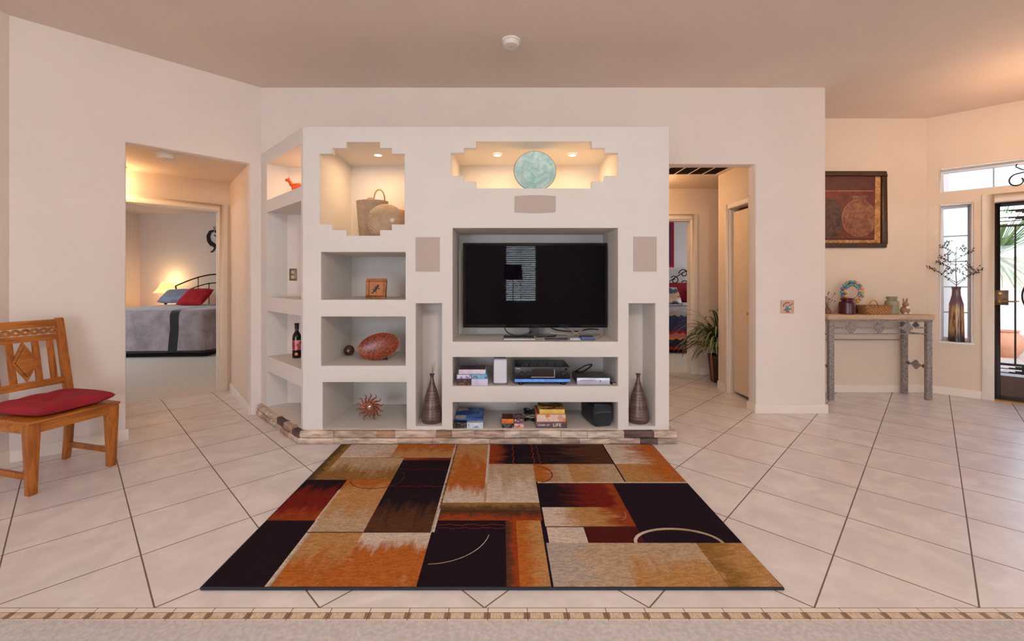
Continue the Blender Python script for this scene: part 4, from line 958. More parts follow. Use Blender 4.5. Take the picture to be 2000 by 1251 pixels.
mb.plate([(w_-.062, h_), (w_-.005, h_), (w_-.01, -h_), (w_-.075, -h_)], -.0132, -.012, 3)
mb.plate([(-w_, -h_), (w_-.075, -h_), (w_-.075, -h_+.035), (-w_, -h_+.035)], -.0130, -.012, 3)
mb.plate([(-w_, -h_+.035), (w_-.08, -h_+.035), (w_-.08, -h_+.055), (-w_, -h_+.055)], -.0129, -.012, 4)
def pot(cx, cz, rx, rz, neck, lip, top):
    p = []
    for k in range(25):
        a = R(-62+k*(124+28)/24) if False else R(-90+150*k/24); p.append((cx+rx*math.cos(a), cz+rz*math.sin(a)))
    p += [(cx+neck, top-.03), (cx+lip, top)]
    q = [(2*cx-x, z) for x, z in p[::-1]]
    return [(max(-w_, min(w_-.075, x)), max(-h_+.05, z)) for x, z in p+q]
mb.plate(pot(-.20, -.12, .19, .20, .05, .08, .12), -.0131, -.012, 1)
mb.plate([(-.27, .115), (-.13, .115), (-.14, .085), (-.26, .085)], -.0136, -.013, 4)
mb.plate(pot(.13, -.10, .20, .215, .07, .11, .16), -.0140, -.012, 2)
pp = [(.13+.200*math.cos(R(95+k*8)), -.10+.215*math.sin(R(95+k*8))) for k in range(18)]
for a, b in zip(pp[:-1], pp[1:]): mb.bar((a[0], -.0142, a[1]), (b[0], -.0142, b[1]), .006, .001, 5, up=(0, 1, 0))
for a, b in (((-w_+.06, h_-.01), (-w_+.06, h_-.17)), ((-w_+.06, h_-.17), (w_-.08, h_-.17)), ((-.34, .02), (-.26, .10))): mb.bar((a[0], -.0142, a[1]), (b[0], -.0142, b[1]), .008, .001, 5, up=(0, 1, 0))
mb.build('canvas', cm, pa, smooth=False)

ct = thing('console_table', 'narrow console table with travertine top and weathered grey metal southwestern base', 'table', (4.06, 4.78, 0))
met = mat('weathered_metal', S(150, 142, 138), .7, metal=.25, var=.34, scale=60, bump=.4, bscale=90)
trav = mat('travertine', S(196, 164, 132), .5, var=.1, scale=8, stretch=(1, 6, 6))
mb = MB(); mb.box(-.58, .565, -.185, .175, .865, .918); mb.build('tabletop', trav, ct, bevel=.008)
for x in (-.525, .525):
    for y in (-.145, .13):
        mb = MB(); mb.box(x-.027, x+.027, y-.020, y+.020, 0, .84); mb.build('leg', met, ct, bevel=.003)
mb = MB(); mb.box(-.555, .555, -.165, .15, .84, .864); mb.build('top_frame', met, ct, bevel=.002)
mb = MB(); mb.box(-.498, .498, -.152, -.138, .705, .715); mb.box(-.498, .498, .123, .137, .605, .615)
def step_diamond(mb, cx, cz, s, y0, y1, horiz=True, ax='x'):
    q = [(3, 1), (2, 1), (2, 2), (1, 2), (1, 3)]
    p = q+[(-a, b) for a, b in q[::-1]]+[(-a, -b) for a, b in q]+[(a, -b) for a, b in q[::-1]]
    p = [(cx+a*s, cz+b*s) for a, b in p]
    if ax == 'x': mb.plate(p, y0, y1)
    else:
        k = mb.M; mb.M = k @ Matrix(((0, 1, 0, 0), (1, 0, 0, 0), (0, 0, 1, 0), (0, 0, 0, 1))); mb.plate(p, y0, y1); mb.M = k
for cx in (-.30, .0, .30): step_diamond(mb, cx, .775, .0195, -.149, -.142)
for cx in (-.15, .15): mb.box(cx-.10, cx+.10, -.148, -.143, .766, .784)
for cx in (-.45, .45): mb.box(cx-.06, cx+.06, -.148, -.143, .766, .784)
mb.build('front_apron', met, ct, smooth=False)
for x in (-.525, .525):
    mb = MB(); step_diamond(mb, -.0075, .355, .0165, x-.004, x+.004, ax='y')
    for sy in (-1, 1): mb.box(x-.004, x+.004, min(-.0075+sy*.045, -.0075+sy*.118), max(-.0075+sy*.045, -.0075+sy*.118), .347, .363); mb.box(x-.004, x+.004, -.0075+sy*.085-.008, -.0075+sy*.085+.008, .335, .375)
    mb.tube([(x, -.125, .70), (x, .11, .70)], .006); step_diamond(mb, -.0075, .79, .012, x-.004, x+.004, ax='y')
    mb.build('side_ornament', met, ct, smooth=False)
TZ = .918
def jar(name, loc, r, h, m, label, cat='jar'):
    o = thing(name, label, cat, loc)
    mb = MB(); mb.lathe([(r*.9, 0), (r, .006), (r, h*.62), (r*.92, h*.74), (r*.66, h*.80), (r*.64, h*.86)], seg=32); mb.build('body', m, o)
    mb = MB(); mb.lathe([(r*.72, h*.862), (r*.78, h*.90), (r*.78, h*.97), (r*.70, h), (r*.55, h), (r*.5, h*.88)], seg=32); mb.build('rim', m, o); return o
jar('stoneware_jar', (3.765, 4.70, TZ), .077, .175, mat('burgundy_glaze', S(74, 16, 24), .3, var=.1), 'glossy burgundy stoneware jar at the left of the console')
jar('stoneware_jar', (4.27, 4.72, TZ), .062, .190, mat('sage_glaze', S(150, 146, 120), .45, var=.1), 'sage green stoneware jar at the right of the console')
o = MB(); o.box(-.065, .065, -.05, .05, 0, .095); o = o.build('wooden_box', wood('box_wood', S(84, 50, 26), S(120, 76, 40), .5, (4, 20, 20)), None, loc=(3.905, 4.83, TZ), bevel=.004); tag(o, 'dark wooden box under the egg wreath on the console', 'box')
wr = thing('egg_wreath', 'wreath of pastel and yellow painted eggs standing behind the burgundy jar', 'wreath', (3.945, 4.865, TZ+.096))
mb = MB(); mb.tube([(.098*math.cos(a*PI/20), 0, .138+.098*math.sin(a*PI/20)) for a in range(40)], .012, closed=True); mb.build('vine_ring', mat('vine', S(92, 74, 70), .8), wr)
ec = [(226, 176, 10), (84, 150, 166), (224, 150, 150), (120, 110, 140), (130, 150, 110)]
rr = random.Random(11)
for k in range(36):
    a = 2*PI*k/18+(PI/18 if k >= 18 else 0); rad = .118 if k < 18 else .084
    mb = MB(); mb.ball((0, 0, 0), .0165, 12, 8, sc_=(1, 1, 1.3)); c = ec[(k*7+k//3) % 5]
    mb.build('egg', mat('egg_%d' % ec.index(c), S(*c), .4, var=.08), wr, loc=(rad*math.cos(a), -.012-.003*(k % 2), .138+rad*math.sin(a)), rot=(0, rr.uniform(0, 3), 0))
tb = thing('tray_basket', 'low rectangular wicker basket with small loop handle on the console', 'basket', (4.045, 4.680, TZ))
mb = MB(); rg = []
for z, ax_, ay in ((0, .125, .07), (.004, .132, .075), (.09, .145, .085), (.098, .148, .088), (.096, .138, .078), (.02, .12, .062)):
    rg.append([(ax_*math.copysign(abs(math.cos(2*PI*j/32))**.35, math.cos(2*PI*j/32)), ay*math.copysign(abs(math.sin(2*PI*j/32))**.35, math.sin(2*PI*j/32)), z) for j in range(32)])
mb.loft(rg); mb.build('body', weave('wicker', S(120, 76, 34), S(196, 142, 84), 60), tb)
mb = MB(); mb.tube([(.06-.045*math.cos(PI*k/12), .0+.08, .09+.055*math.sin(PI*k/12)) for k in range(13)], .005); mb.build('handle', rope, tb)
bn = thing('rabbit_figurine', 'small brown and white seated rabbit figurine beside the sage jar', 'figurine', (4.365, 4.665, TZ))
rb = mat('rabbit_brown', S(168, 118, 88), .7, var=.15); rw = mat('rabbit_white', S(226, 220, 214), .7)
mb = MB(); mb.ball((0, 0, .045), .044, 18, 12, sc_=(1, .85, 1.05)); mb.ball((0, -.004, .105), .028, 16, 10); mb.build('body', rb, bn)
for sx in (-1, 1):
    mb = MB(); mb.tube([(sx*.010, 0, .125), (sx*.018, 0, .15), (sx*.020, 0, .175)], [.006, .009, .003]); mb.build('ear', rb, bn)
    mb = MB(); mb.ball((sx*.026, -.028, .012), .014, 12, 8, sc_=(1, 1.5, .85)); mb.build('foot', rw, bn)
mb = MB(); mb.ball((0, -.030, .075), .018, 12, 8, sc_=(1.1, .7, 1)); mb.build('bow', rw, bn)
o = MB(); o.box(-.10, .10, -.09, .09, 0, .002); o = o.build('paper_sheet', mat('paper', S(226, 222, 226), .6, var=.02), None, loc=(4.49, 4.78, TZ+.0005), rot=(0, 0, R(6))); tag(o, 'white sheet lying flat at the right end of the console', 'paper')
ds = thing('dried_arrangement', 'small pot of dried stems at the left end of the console', 'dried flowers', (3.575, 4.74, TZ))
mb = MB(); mb.lathe([(.03, 0), (.04, .02), (.036, .05), (.022, .06), (.025, .066), (.015, .05)], seg=20); mb.build('pot', mat('small_pot', S(120, 84, 66), .5), ds)
mb = MB()
for k in range(14):
    a = rr.uniform(0, 2*PI); s_ = rr.uniform(.03, .085); h = rr.uniform(.14, .24); e = (s_*math.cos(a), s_*math.sin(a), h)
    mb.tube([(0, 0, .04), (e[0]*.4, e[1]*.4, h*.6), e], [.0015, .0012, .001], 4); mb.ball(e, .007, 8, 5)
mb.build('stem', mat('dried_brown', S(112, 84, 70), .8), ds)
# vase with branches on the sidelight sill
vp = EP+Vector((1, -1, 0))/Q2*.235+Vector((1, 1, 0))/Q2*.040
bv = thing('floor_vase', 'slender brown and gold glazed bottle vase on the sidelight sill', 'vase', (vp.x, vp.y, .60))
m_, t_, b_ = newmat('streaked_glaze'); n_ = N(t_); xx, yy_, zz = n_.sep(n_.coord())
st = n_.noise(n_.mapv(n_.coord(), (38, 38, 3)), 1, 3, .6); base = n_.mix(n_.rng(st, .38, .62), S(74, 44, 38), S(190, 150, 104))
base = n_.mix(n_.rng(zz, .36, .44), base, S(112, 84, 92)); base = n_.mix(n_.rng(zz, .02, .16, 1, 0), base, S(54, 32, 30))
t_.links.new(base, b_.inputs['Base Color']); b_.inputs['Roughness'].default_value = .2
mb = MB(); mb.lathe([(.045, 0), (.066, .002), (.064, .10), (.060, .30), (.058, .42), (.048, .46), (.036, .52), (.033, .575), (.038, .605), (.040, .612), (.030, .61), (.026, .56)], seg=32)
mb.build('body', m_, bv)
st_ = MB(); st_.box(.09, .37, -.035, .15, .578, .5995); struct(st_, 'trim_8', vinyl, loc=EP, rot=(0, 0, EA), bevel=.004)
br = thing('dried_branch', 'dark leafless branch with tiny buds standing in the bottle vase', 'branch', (vp.x, vp.y, 1.16)); rr = random.Random(21)
mb = MB(); bud = MB()
def twig(p, d, L, r, lev):
    pts = [Vector(p)]; d = Vector(d)
    for k in range(6):
        d = (d+Vector((rr.uniform(-.12, .12), rr.uniform(-.05, .05), rr.uniform(-.03, .09)))).normalized(); pts.append(pts[-1]+d*L/6)
    mb.tube([tuple(q) for q in pts], [r*(1-.12*k) for k in range(7)], 5)
    for q in pts[2:]:
        for _ in range(2): c = q+Vector((rr.uniform(-.014, .014), rr.uniform(-.008, .008), rr.uniform(-.012, .014))); bud.ball(tuple(c), .0048, 6, 4, sc_=(1, 1, 1.3))
    if lev < 2:
        for q in pts[2+lev:6]:
            sgn = rr.choice((-1, 1)); twig(q, (sgn*.75*Q2/2+d.x*.3, -sgn*.75*Q2/2+d.y*.3, .55), L*.45, r*.6, lev+1)
bud_o = Vector((-.06, -.06, .10)); mb.tube([(0, 0, -.12), (-.01, -.01, .0), tuple(bud_o)], .0042, 6)
twig(tuple(bud_o), (-.05, -.05, 1), .38, .0040, 0)
for sgn in (-1, 1): twig((-.05, -.05, .07), (sgn*.5, -sgn*.5, .62), .26, .003, 1); twig(tuple(bud_o), (sgn*.5, -sgn*.5, .5), .22, .003, 1)
bm_ = mat('branch_dark', S(62, 50, 58), .7); mb.build('twigs', bm_, br); bud.build('bud', bm_, br)['kind'] = 'stuff'
# chandelier in the entry
ch = thing('chandelier', 'wrought iron scroll chandelier with amber glass bowl at the right edge', 'chandelier', (4.73, 3.60, 2.20))
for k in range(6):
    a = 2*PI*k/6+PI; mb = MB(); pts = []
    for q in range(22):
        t = q/21; r_ = .345-.0*t; th = -PI*.45+t*2.35*PI; sp = .055*(1-.55*t)
        pts.append((.30+sp*math.cos(PI-th), 0, -.03+sp*math.sin(-th)))
    arm = [(.03, 0, .10), (.12, 0, .055), (.20, 0, .045), (.26, 0, .035)]+[(.275-.058*(1-.5*q/16)*math.sin(q/16*1.7*PI), 0, -.028+.062*(1-.5*q/16)*math.cos(q/16*1.7*PI)) for q in range(17)]
    arm = [(x if x < .27 or i < 4 else x, y, z) for i, (x, y, z) in enumerate(arm)]
    arm = arm[:4]+[(.55-x, y, z) for x, y, z in arm[4:]]
    mb.tube(arm, .006, 7); mb.tube([(.20, 0, .045), (.25, 0, .065), (.285, 0, .095), (.28, 0, .12)], .005, 7)
    mb.build('scroll_arm', iron, ch, rot=(0, 0, a))
mb = MB(); mb.tube([(0, 0, -.10), (0, 0, CZ-2.21-.02)], .008); mb.lathe([(.06, CZ-2.21-.03), (.06, CZ-2.21)], seg=20); mb.lathe([(.03, .08), (.04, .10), (.03, .12)], seg=16); mb.build('stem', iron, ch)
mb = MB(); mb.lathe([(.02, -.115), (.10, -.10), (.19, -.055), (.24, .0), (.235, .0), (.18, -.045), (.02, -.10)], seg=36)
mb.build('glass_bowl', mat('amber_glass', S(240, 190, 130), .4, emit=(1, .62, .3, 1), estr=2.2), ch)
light('chandelier_lamp', 'POINT', (4.73, 3.60, 2.42), 17, (1, .66, .40), .10)

# ================================================================== HALL PLANT
hp = thing('potted_plant', 'arching striped-leaf plant in a dark ribbed planter by the guest doorway', 'plant', (2.76, 5.47, 0))
mb = MB(); mb.lathe([(.085, 0), (.10, .01), (.135, .33), (.140, .345), (.128, .345), (.12, .30)], seg=28, matf=lambda i, j: 1 if j % 5 == 0 else 0); mb.build('planter', [mat('planter_dark', S(44, 24, 20), .4), mat('planter_orange', S(150, 74, 34), .4)], hp)
mb = MB(); mb.lathe([(.12, .30), (.02, .305)], seg=24); mb.build('soil', mat('soil', S(40, 28, 22), .9), hp)
mb = MB(); rr = random.Random(9)
for k in range(150):
    a = rr.uniform(0, 2*PI); el = rr.uniform(.75, 1.35); L = rr.uniform(.42, .80); wd = rr.uniform(.014, .024); h0 = rr.uniform(.33, .55)
    d = Vector((math.cos(a)*math.cos(el), math.sin(a)*math.cos(el), math.sin(el))); p = Vector((0, 0, h0)); side = Vector((-math.sin(a), math.cos(a), 0)); n = 9; rows = []
    for q in range(n+1):
        t = q/n; ww = wd*(math.sin(PI*min(1, .12+t*.88))**.7)
        rows.append([tuple(p-side*ww), tuple(p-side*ww*.35+Vector((0, 0, -.002))), tuple(p+side*ww*.35+Vector((0, 0, -.002))), tuple(p+side*ww)])
        d = (d+Vector((0, 0, -.27*(.5+t)))).normalized(); p = p+d*L/n
        if math.hypot(p.x, p.y) > .0 and p.y > .40: p.y = .40
        if p.x > -.17 and p.y < -.26: p.y = -.26
        if p.y > .40: p.y = .40
        p.z = max(p.z, .02)
    mb.loft(rows, cap=False, close=False, matf=lambda i, j: 1 if j == 1 else 0)
mb.tube([(0, 0, .3), (.01, 0, .42), (0, .01, .58)], .014)
lf = mb.build('leaves', [mat('leaf_dark', S(46, 62, 34), .4, var=.3), mat('leaf_pale', S(150, 158, 106), .4, var=.2)], hp)

# ================================================================== MASTER BEDROOM
def cover_mesh(W, L, top, hem, mats, matf, flare=.04, n=120, r=.10, waves=.012, bot=.04):
    """draped bed cover as rings of a rounded rectangle from the crown to the hem"""
    def ring(a, b, z, amp=0, rad=.12):
        pts = []; per = 2*(a+b)*2
        for k in range(n):
            s_ = k/n*(4*(a+b)); 
            if s_ < 2*a: x, y = -a+s_, -b
            elif s_ < 2*a+2*b: x, y = a, -b+(s_-2*a)
            elif s_ < 4*a+2*b: x, y = a-(s_-2*a-2*b), b
            else: x, y = -a, b-(s_-4*a-2*b)
            # round the corners
            cx = max(abs(x)-(a-rad), 0); cy = max(abs(y)-(b-rad), 0)
            if cx > 0 and cy > 0:
                q = math.hypot(cx, cy); f_ = rad/max(cx, cy, 1e-6); f_ = min(1, rad/q)
                x = math.copysign(a-rad+cx*f_, x); y = math.copysign(b-rad+cy*f_, y)
            wv = amp*math.sin(k*2*PI/n*26+1.5*math.sin(k*.21))
            x += math.copysign(wv*.8, x) if abs(x) > a-.03 else 0; y += math.copysign(wv, y) if abs(y) > b-.03 else 0
            pts.append((x, y, z+(amp*.5*math.sin(k*.37) if amp else 0)))
        return pts
    A, B = W/2, L/2; rs = [ring(A*.15, B*.15, top+.015), ring(A*.5, B*.5, top+.014), ring(A*.8, B*.8, top+.008), ring(A-.10, B-.10, top)]
    for t in (20, 45, 70, 90): rs.append(ring(A-.10+.10*math.sin(R(t)), B-.10+.10*math.sin(R(t)), top-.10+.10*math.cos(R(t))))
    for t in (.15, .35, .55, .75, .9, 1): rs.append(ring(A+flare*t, B+flare*t, (top-.10)+(hem-(top-.10))*t, waves*t))
    mb = MB(); mb.loft(rs, cap=True, matf=lambda i, j: matf(rs[i][j], rs[i+1][j], i)); return mb
BX, BY, BA = -5.99, 8.16, R(4)
bd = thing('bed', 'king bed with black arched iron headboard seen through the left doorway', 'bed', (BX, BY, 0), BA)
blk = mat('bed_black', S(20, 16, 20), .8)
mb = MB(); mb.box(-.93, .93, -.93, 1.0, .24, .68); mb.build('mattress', mat('mattress_white', S(220, 214, 208), .8), bd, bevel=.05, seg=3)
mb = MB(); mb.box(-.94, .94, -.95, 1.0, .0065, .235); mb.build('bed_skirt', blk, bd)
def arch(hw_, z0_, z1_, y): return [(-hw_+2*hw_*k/24, y, z0_+(z1_-z0_)*math.sin(PI*k/24)) for k in range(25)]
mb = MB(); mb.tube(arch(.88, 1.17, 1.42, 1.08), .014); mb.tube(arch(.84, .98, 1.24, 1.08), .012)
for sx in (-1, 1):
    mb.tube([(sx*.88, 1.08, 1.17), (sx*.84, 1.08, .98), (sx*.83, 1.08, .006)], .014)
for x in (-.62, -.42, -.2, 0, .2, .42, .62):
    zt = 1.17+.25*math.sin(PI*(x+.88)/1.76); zb = .98+.26*math.sin(PI*(x+.84)/1.68)
    mb.tube([(x, 1.08, zt if x in (-.42, 0, .42) else zb), (x, 1.08, .55)], .008)
    mb.ball((x, 1.08, zt if x in (-.42, 0, .42) else zb), .018, 10, 6)
mb.build('headboard', black_m, bd)
vel = mat('grey_velour', S(150, 134, 134), .9, var=.12, scale=5, bump=.4, bscale=60)
m_, t_, vb = newmat('striped_velour'); n_ = N(t_); xx, yy_, zz = n_.sep(n_.coord())
wob = n_.math('MULTIPLY_ADD', n_.noise(n_.coord(), 2.5, 2), .05, -.025); xs_ = n_.math('ADD', xx, wob)
band = n_.math('MULTIPLY', n_.math('GREATER_THAN', xs_, .41), n_.math('LESS_THAN', xs_, .55))
band = n_.math('MAXIMUM', band, n_.math('LESS_THAN', zz, .125))
vv = n_.mix(n_.rng(n_.noise(n_.coord(), 5, 5, .6), .3, .7), S(134, 120, 120), S(168, 154, 154))
t_.links.new(n_.mix(band, vv, S(16, 12, 16)), vb.inputs['Base Color']); vb.inputs['Roughness'].default_value = .9; vb.inputs['Sheen Weight'].default_value = .4
striped = m_
def cf(p, q, i): return 0
cv_ = cover_mesh(1.98, 2.06, .79, .09, None, cf, flare=.03)
cvo = cv_.build('comforter', striped, None, loc=(BX, BY, 0), rot=(0, 0, BA)); tag(cvo, 'grey velour comforter with black stripe draped over the king bed', 'bedding')
def bed_pillow(name, w_, h_, th, m, loc, rx, rz, label, group=None):
    mb = MB(); mb.pillow(w_, h_, th, n=20, p=3.2); o = mb.build(name, m, None, loc=loc, rot=(rx, 0, rz)); return tag(o, label, 'pillow', group)
bed_pillow('bed_pillow', .72, .44, .17, mat('pillow_blue', S(150, 160, 186), .9, var=.15, scale=8), (-6.46, 8.74, .90), R(30), BA+R(6), 'blue-grey bed pillow left of the red cushion on the king bed')
bed_pillow('throw_pillow', .50, .46, .16, mat('pillow_red', S(176, 26, 36), .85, var=.12, scale=10), (-5.95, 8.42, .905), R(38), BA-R(6), 'bright red square cushion propped on the king bed')
bed_pillow('bed_pillow', .66, .44, .16, mat('pillow_cream', S(206, 198, 196), .9), (-5.38, 8.80, .90), R(30), BA, 'cream bed pillow right of the red cushion on the king bed')
ns = thing('nightstand', 'wide wooden nightstand left of the king bed', 'nightstand', (-7.45, 9.10, 0))
nw = wood('nightstand_wood', S(150, 84, 36), S(196, 124, 64), .4, (4, 20, 20))
mb = MB(); mb.box(-.41, .30, -.27, .29, .08, .655); mb.build('cabinet', nw, ns, bevel=.004)
mb = MB(); mb.box(-.44, .32, -.30, .30, .656, .690); mb.build('top', nw, ns, bevel=.006)
for z in (.12, .39):
    mb = MB(); mb.box(-.39, .28, -.285, -.2705, z, z+.24); d_ = mb.build('drawer', nw, ns, bevel=.003)
    mb = MB(); mb.ball((-.055, -.295, z+.12), .015, 12, 8); mb.build('knob', brass, d_)
for x in (-.38, .27):
    for y in (-.24, .26): mb = MB(); mb.box(x-.025, x+.025, y-.025, y+.025, .007, .0795); mb.build('leg', nw, ns)
tl = thing('table_lamp', 'lit table lamp with cream pleated shade on the nightstand', 'lamp', (-7.17, 9.20, .69))
mb = MB(); mb.lathe([(.075, 0), (.078, .012), (.02, .03), (.014, .06), (.035, .12), (.03, .18), (.012, .22), (.010, .34)], seg=24); mb.build('base', mat('lamp_bronze', S(50, 38, 34), .4, metal=.5), tl)
mb = MB(); pr = [(.215, .335), (.19, .36), (.13, .44), (.085, .545), (.055, .565)]
rings = [[(r_*(1+.035*math.cos(8*2*PI*j/48))*math.cos(2*PI*j/48), r_*(1+.035*math.cos(8*2*PI*j/48))*math.sin(2*PI*j/48), z) for j in range(48)] for r_, z in pr]
mb.loft(rings, cap=False); mb.build('lamp_shade', mat('lamp_shade', S(250, 214, 140), .8, emit=(1, .66, .24, 1), estr=1.1), tl)
light('table_lamp_bulb', 'POINT', (-7.17, 9.20, 1.31), 6, (1, .62, .28), .05)
light('table_lamp_bulb', 'POINT', (-7.17, 9.20, 1.00), 5, (1, .62, .28), .05)
# dancing flute player cut-out on the bedroom wall
kp = MB()
kp.tube([(-.02, 0, .22), (-.10, 0, .19), (-.145, 0, .10), (-.13, 0, -.01), (-.07, 0, -.08), (-.01, 0, -.10)], [.02, .035, .04, .042, .05, .04], 10)
kp.ball((.04, 0, .20), .045, 14, 10, sc_=(1, .5, 1)); kp.tube([(.06, 0, .18), (.16, 0, .02)], .010, 8)
kp.tube([(-.02, 0, .12), (.06, 0, .08), (.10, 0, .10)], .011, 8)
for a in ((0, .24, -.03, .31), (.03, .245, .03, .33), (.06, .24, .09, .31)): kp.tube([(a[0], 0, a[1]), (a[2], 0, a[3])], .007, 6)
kp.tube([(-.06, 0, -.09), (.01, 0, -.16), (-.05, 0, -.24), (-.09, 0, -.25)], [.03, .022, .018, .014], 8); kp.tube([(-.01, 0, -.10), (.07, 0, -.14), (.05, 0, -.22), (.10, 0, -.23)], [.03, .022, .018, .014], 8)
o = kp.build('wall_silhouette', black_m, None, loc=(-6.28, 9.435, 2.16)); o.scale = (1, .28, 1); tag(o, 'black metal dancing flute player silhouette on the bedroom wall', 'wall art')

# ================================================================== GUEST BEDROOM
gb = thing('bed', 'bed with black scrolled iron headboard seen through the right hall doorway', 'bed', (3.95, 8.55, 0))
mb = MB(); mb.box(-.95, .95, -.88, .95, .22, .66); mb.build('mattress', mat('mattress_white', S(220, 214, 208), .8), gb, bevel=.05, seg=3)
mb = MB(); mb.box(-.96, .96, -.9, .95, .0065, .215); mb.build('bed_base', blk, gb)
def spiral(cx, cz, r0, turns, a0, sgn, y=1.03, n=36):
    return [(cx+r0*(1-.82*k/n)*math.cos(a0+sgn*turns*2*PI*k/n), y, cz+r0*(1-.82*k/n)*math.sin(a0+sgn*turns*2*PI*k/n)) for k in range(n+1)]
mb = MB(); mb.tube([(.25, 1.03, .6), (.25, 1.03, 1.55)], .018)
for sx in (-1, 1):
    for (cx, cz, r_, tn, a0, sg) in ((.16, 1.44, .105, 1.25, 0, 1), (.36, 1.29, .10, 1.25, PI*.2, 1), (.15, 1.22, .075, 1.2, PI, -1), (.34, 1.08, .09, 1.2, PI*.5, -1), (.56, 1.12, .09, 1.2, PI*.3, 1), (.13, 1.04, .07, 1.2, 0, 1)):
        p = spiral(cx, cz, r_, tn, a0, sg); mb.tube([(.25+sx*x, y, z) for x, y, z in p], .011, 7)
    mb.tube([(.25+sx*.04, 1.03, 1.54), (.25+sx*.3, 1.03, 1.38), (.25+sx*.55, 1.03, 1.22), (.25+sx*.72, 1.03, 1.0)], .010, 7)
    mb.tube([(.25, 1.03, 1.16), (.25+sx*.7, 1.03, 1.16)], .010, 7); mb.tube([(.25, 1.03, .95), (.25+sx*.75, 1.03, .95)], .010, 7)
    mb.tube([(.25+sx*.75, 1.03, .006), (.25+sx*.75, 1.03, 1.02)], .018)
mb.build('headboard', black_m, gb)
m_, t_, b_ = newmat('southwest_quilt'); n_ = N(t_); xx, yy_, zz = n_.sep(n_.coord())
tri_ = n_.math('ABSOLUTE', n_.math('SUBTRACT', n_.math('FRACT', n_.math('MULTIPLY', n_.math('ADD', xx, yy_), 9)), .5))
zt = n_.math('ADD', zz, n_.math('MULTIPLY', tri_, -.07))
cr = t_.nodes.new('ShaderNodeValToRGB'); cr.color_ramp.interpolation = 'CONSTANT'; e = cr.color_ramp.elements
stops = [(0, (150, 24, 40)), (.13, (30, 34, 62)), (.225, (26, 24, 40)), (.255, (214, 130, 76)), (.295, (196, 110, 110)), (.36, (160, 24, 44)), (.41, (50, 54, 92)), (.62, (52, 58, 96)), (.665, (176, 168, 160)), (.74, (196, 186, 184)), (.80, (120, 40, 50)), (.83, (150, 40, 50))]
for i, (p, c) in enumerate(stops):
    k = e[i] if i < 2 else e.new(p); k.position = p; k.color = S(*c)
t_.links.new(n_.math('ADD', zt, .02), cr.inputs[0])
vo = t_.nodes.new('ShaderNodeTexVoronoi'); vo.inputs['Scale'].default_value = 5; t_.links.new(n_.coord(), vo.inputs['Vector'])
t_.links.new(n_.mix(n_.math('LESS_THAN', vo.outputs[0], .16), cr.outputs[0], S(170, 40, 50)), b_.inputs['Base Color']); b_.inputs['Roughness'].default_value = .9
qo = cover_mesh(2.04, 1.96, .745, .075, None, lambda p, q, i: 0, flare=.02, waves=.006).build('patterned_quilt', m_, None, loc=(3.95, 8.53, 0)); tag(qo, 'navy, red and cream zigzag quilt draped over the guest bed', 'bedding')
bed_pillow('sham_pillow', .80, .46, .20, mat('sham_red', S(140, 18, 34), .9), (3.72, 9.18, .985), R(62), 0, 'large dark red pillow against the scrolled headboard')
bed_pillow('sham_pillow', .46, .40, .16, printmat('pr_sham', ((190, 178, 160), (150, 60, 50), (60, 70, 90), (196, 150, 110)), 3, 16), (3.42, 8.90, .93), R(58), R(8), 'patterned beige and red pillow left of the dark red pillow')
bed_pillow('sham_pillow', .46, .40, .16, printmat('pr_sham2', ((206, 186, 150), (160, 50, 50), (210, 150, 90)), 3, 17), (4.13, 8.88, .93), R(58), R(-8), 'tan and orange patterned pillow right of the dark red pillow')
wq = thing('wall_hanging', 'navy textile wall hanging with dark red border above the guest bed', 'wall hanging', (3.35, 9.75, 2.115))
mb = MB(); mb.box(-.52, .54, -.014, -.002, -.53, .53); mb.build('border', mat('hanging_red', S(150, 26, 50), .9), wq)
mb = MB(); mb.box(-.44, .455, -.018, -.0145, -.45, .45); mb.build('field', mat('hanging_navy', S(62, 48, 92), .9, var=.3, scale=6), wq)

# ================================================================== LIVING ROOM BEHIND THE CAMERA
fl_ = thing('floor_lamp', 'dark shaded floor lamp standing before the blinds behind the camera', 'lamp', (.27, -2.9, .004))
mb = MB(); mb.lathe([(.15, 0), (.15, .02), (.03, .04), (.014, .08), (.03, .35), (.012, .7), (.012, 1.40)], seg=24); mb.build('base', bronze, fl_)
mb = MB(); mb.lathe([(.24, 1.30), (.20, 1.66), (.197, 1.66), (.237, 1.30)], seg=32); mb.build('lamp_shade', mat('shade_dark', S(70, 44, 30), .8), fl_)
# unseen ceiling fixtures added to warm the living room and both halls
cf_ = thing('added_ceiling_light', 'round flush glass ceiling light added behind the camera to warm the living room', 'ceiling light', (.6, -.9, CZ))
mb = MB(); mb.lathe([(.20, 0), (.20, -.03), (.18, -.035)], seg=36); mb.build('rim', bronze, cf_)
mb = MB(); mb.lathe([(.175, -.036), (.15, -.08), (.08, -.11), (.01, -.12)], seg=36); mb.build('glass', mat('added_fixture_glass', S(250, 236, 214), .4, emit=(1, .78, .55, 1), estr=3), cf_)
light('added_ceiling_lamp', 'POINT', (.6, -.9, CZ-.42), 128, (1, .90, .75), .22)  # added fill, warms the ceiling and upper walls from behind the camera
def flush(loc, pw, label, col_=WARM):
    o = thing('added_ceiling_light', label, 'ceiling light', loc)
    mb = MB(); mb.lathe([(.11, 0), (.11, -.02)], seg=28); mb.build('rim', bronze, o)
    mb = MB(); mb.lathe([(.10, -.021), (.08, -.06), (.01, -.08)], seg=28); mb.build('glass', cache['added_fixture_glass'], o)
    light('added_hall_lamp', 'POINT', (loc[0], loc[1], loc[2]-.17), pw, col_, .07)  # added fill for the hall walls, kept out of view
flush((-3.87, 4.27, 2.42), 6, 'unseen round ceiling light added to warm the small hall before the bedroom')
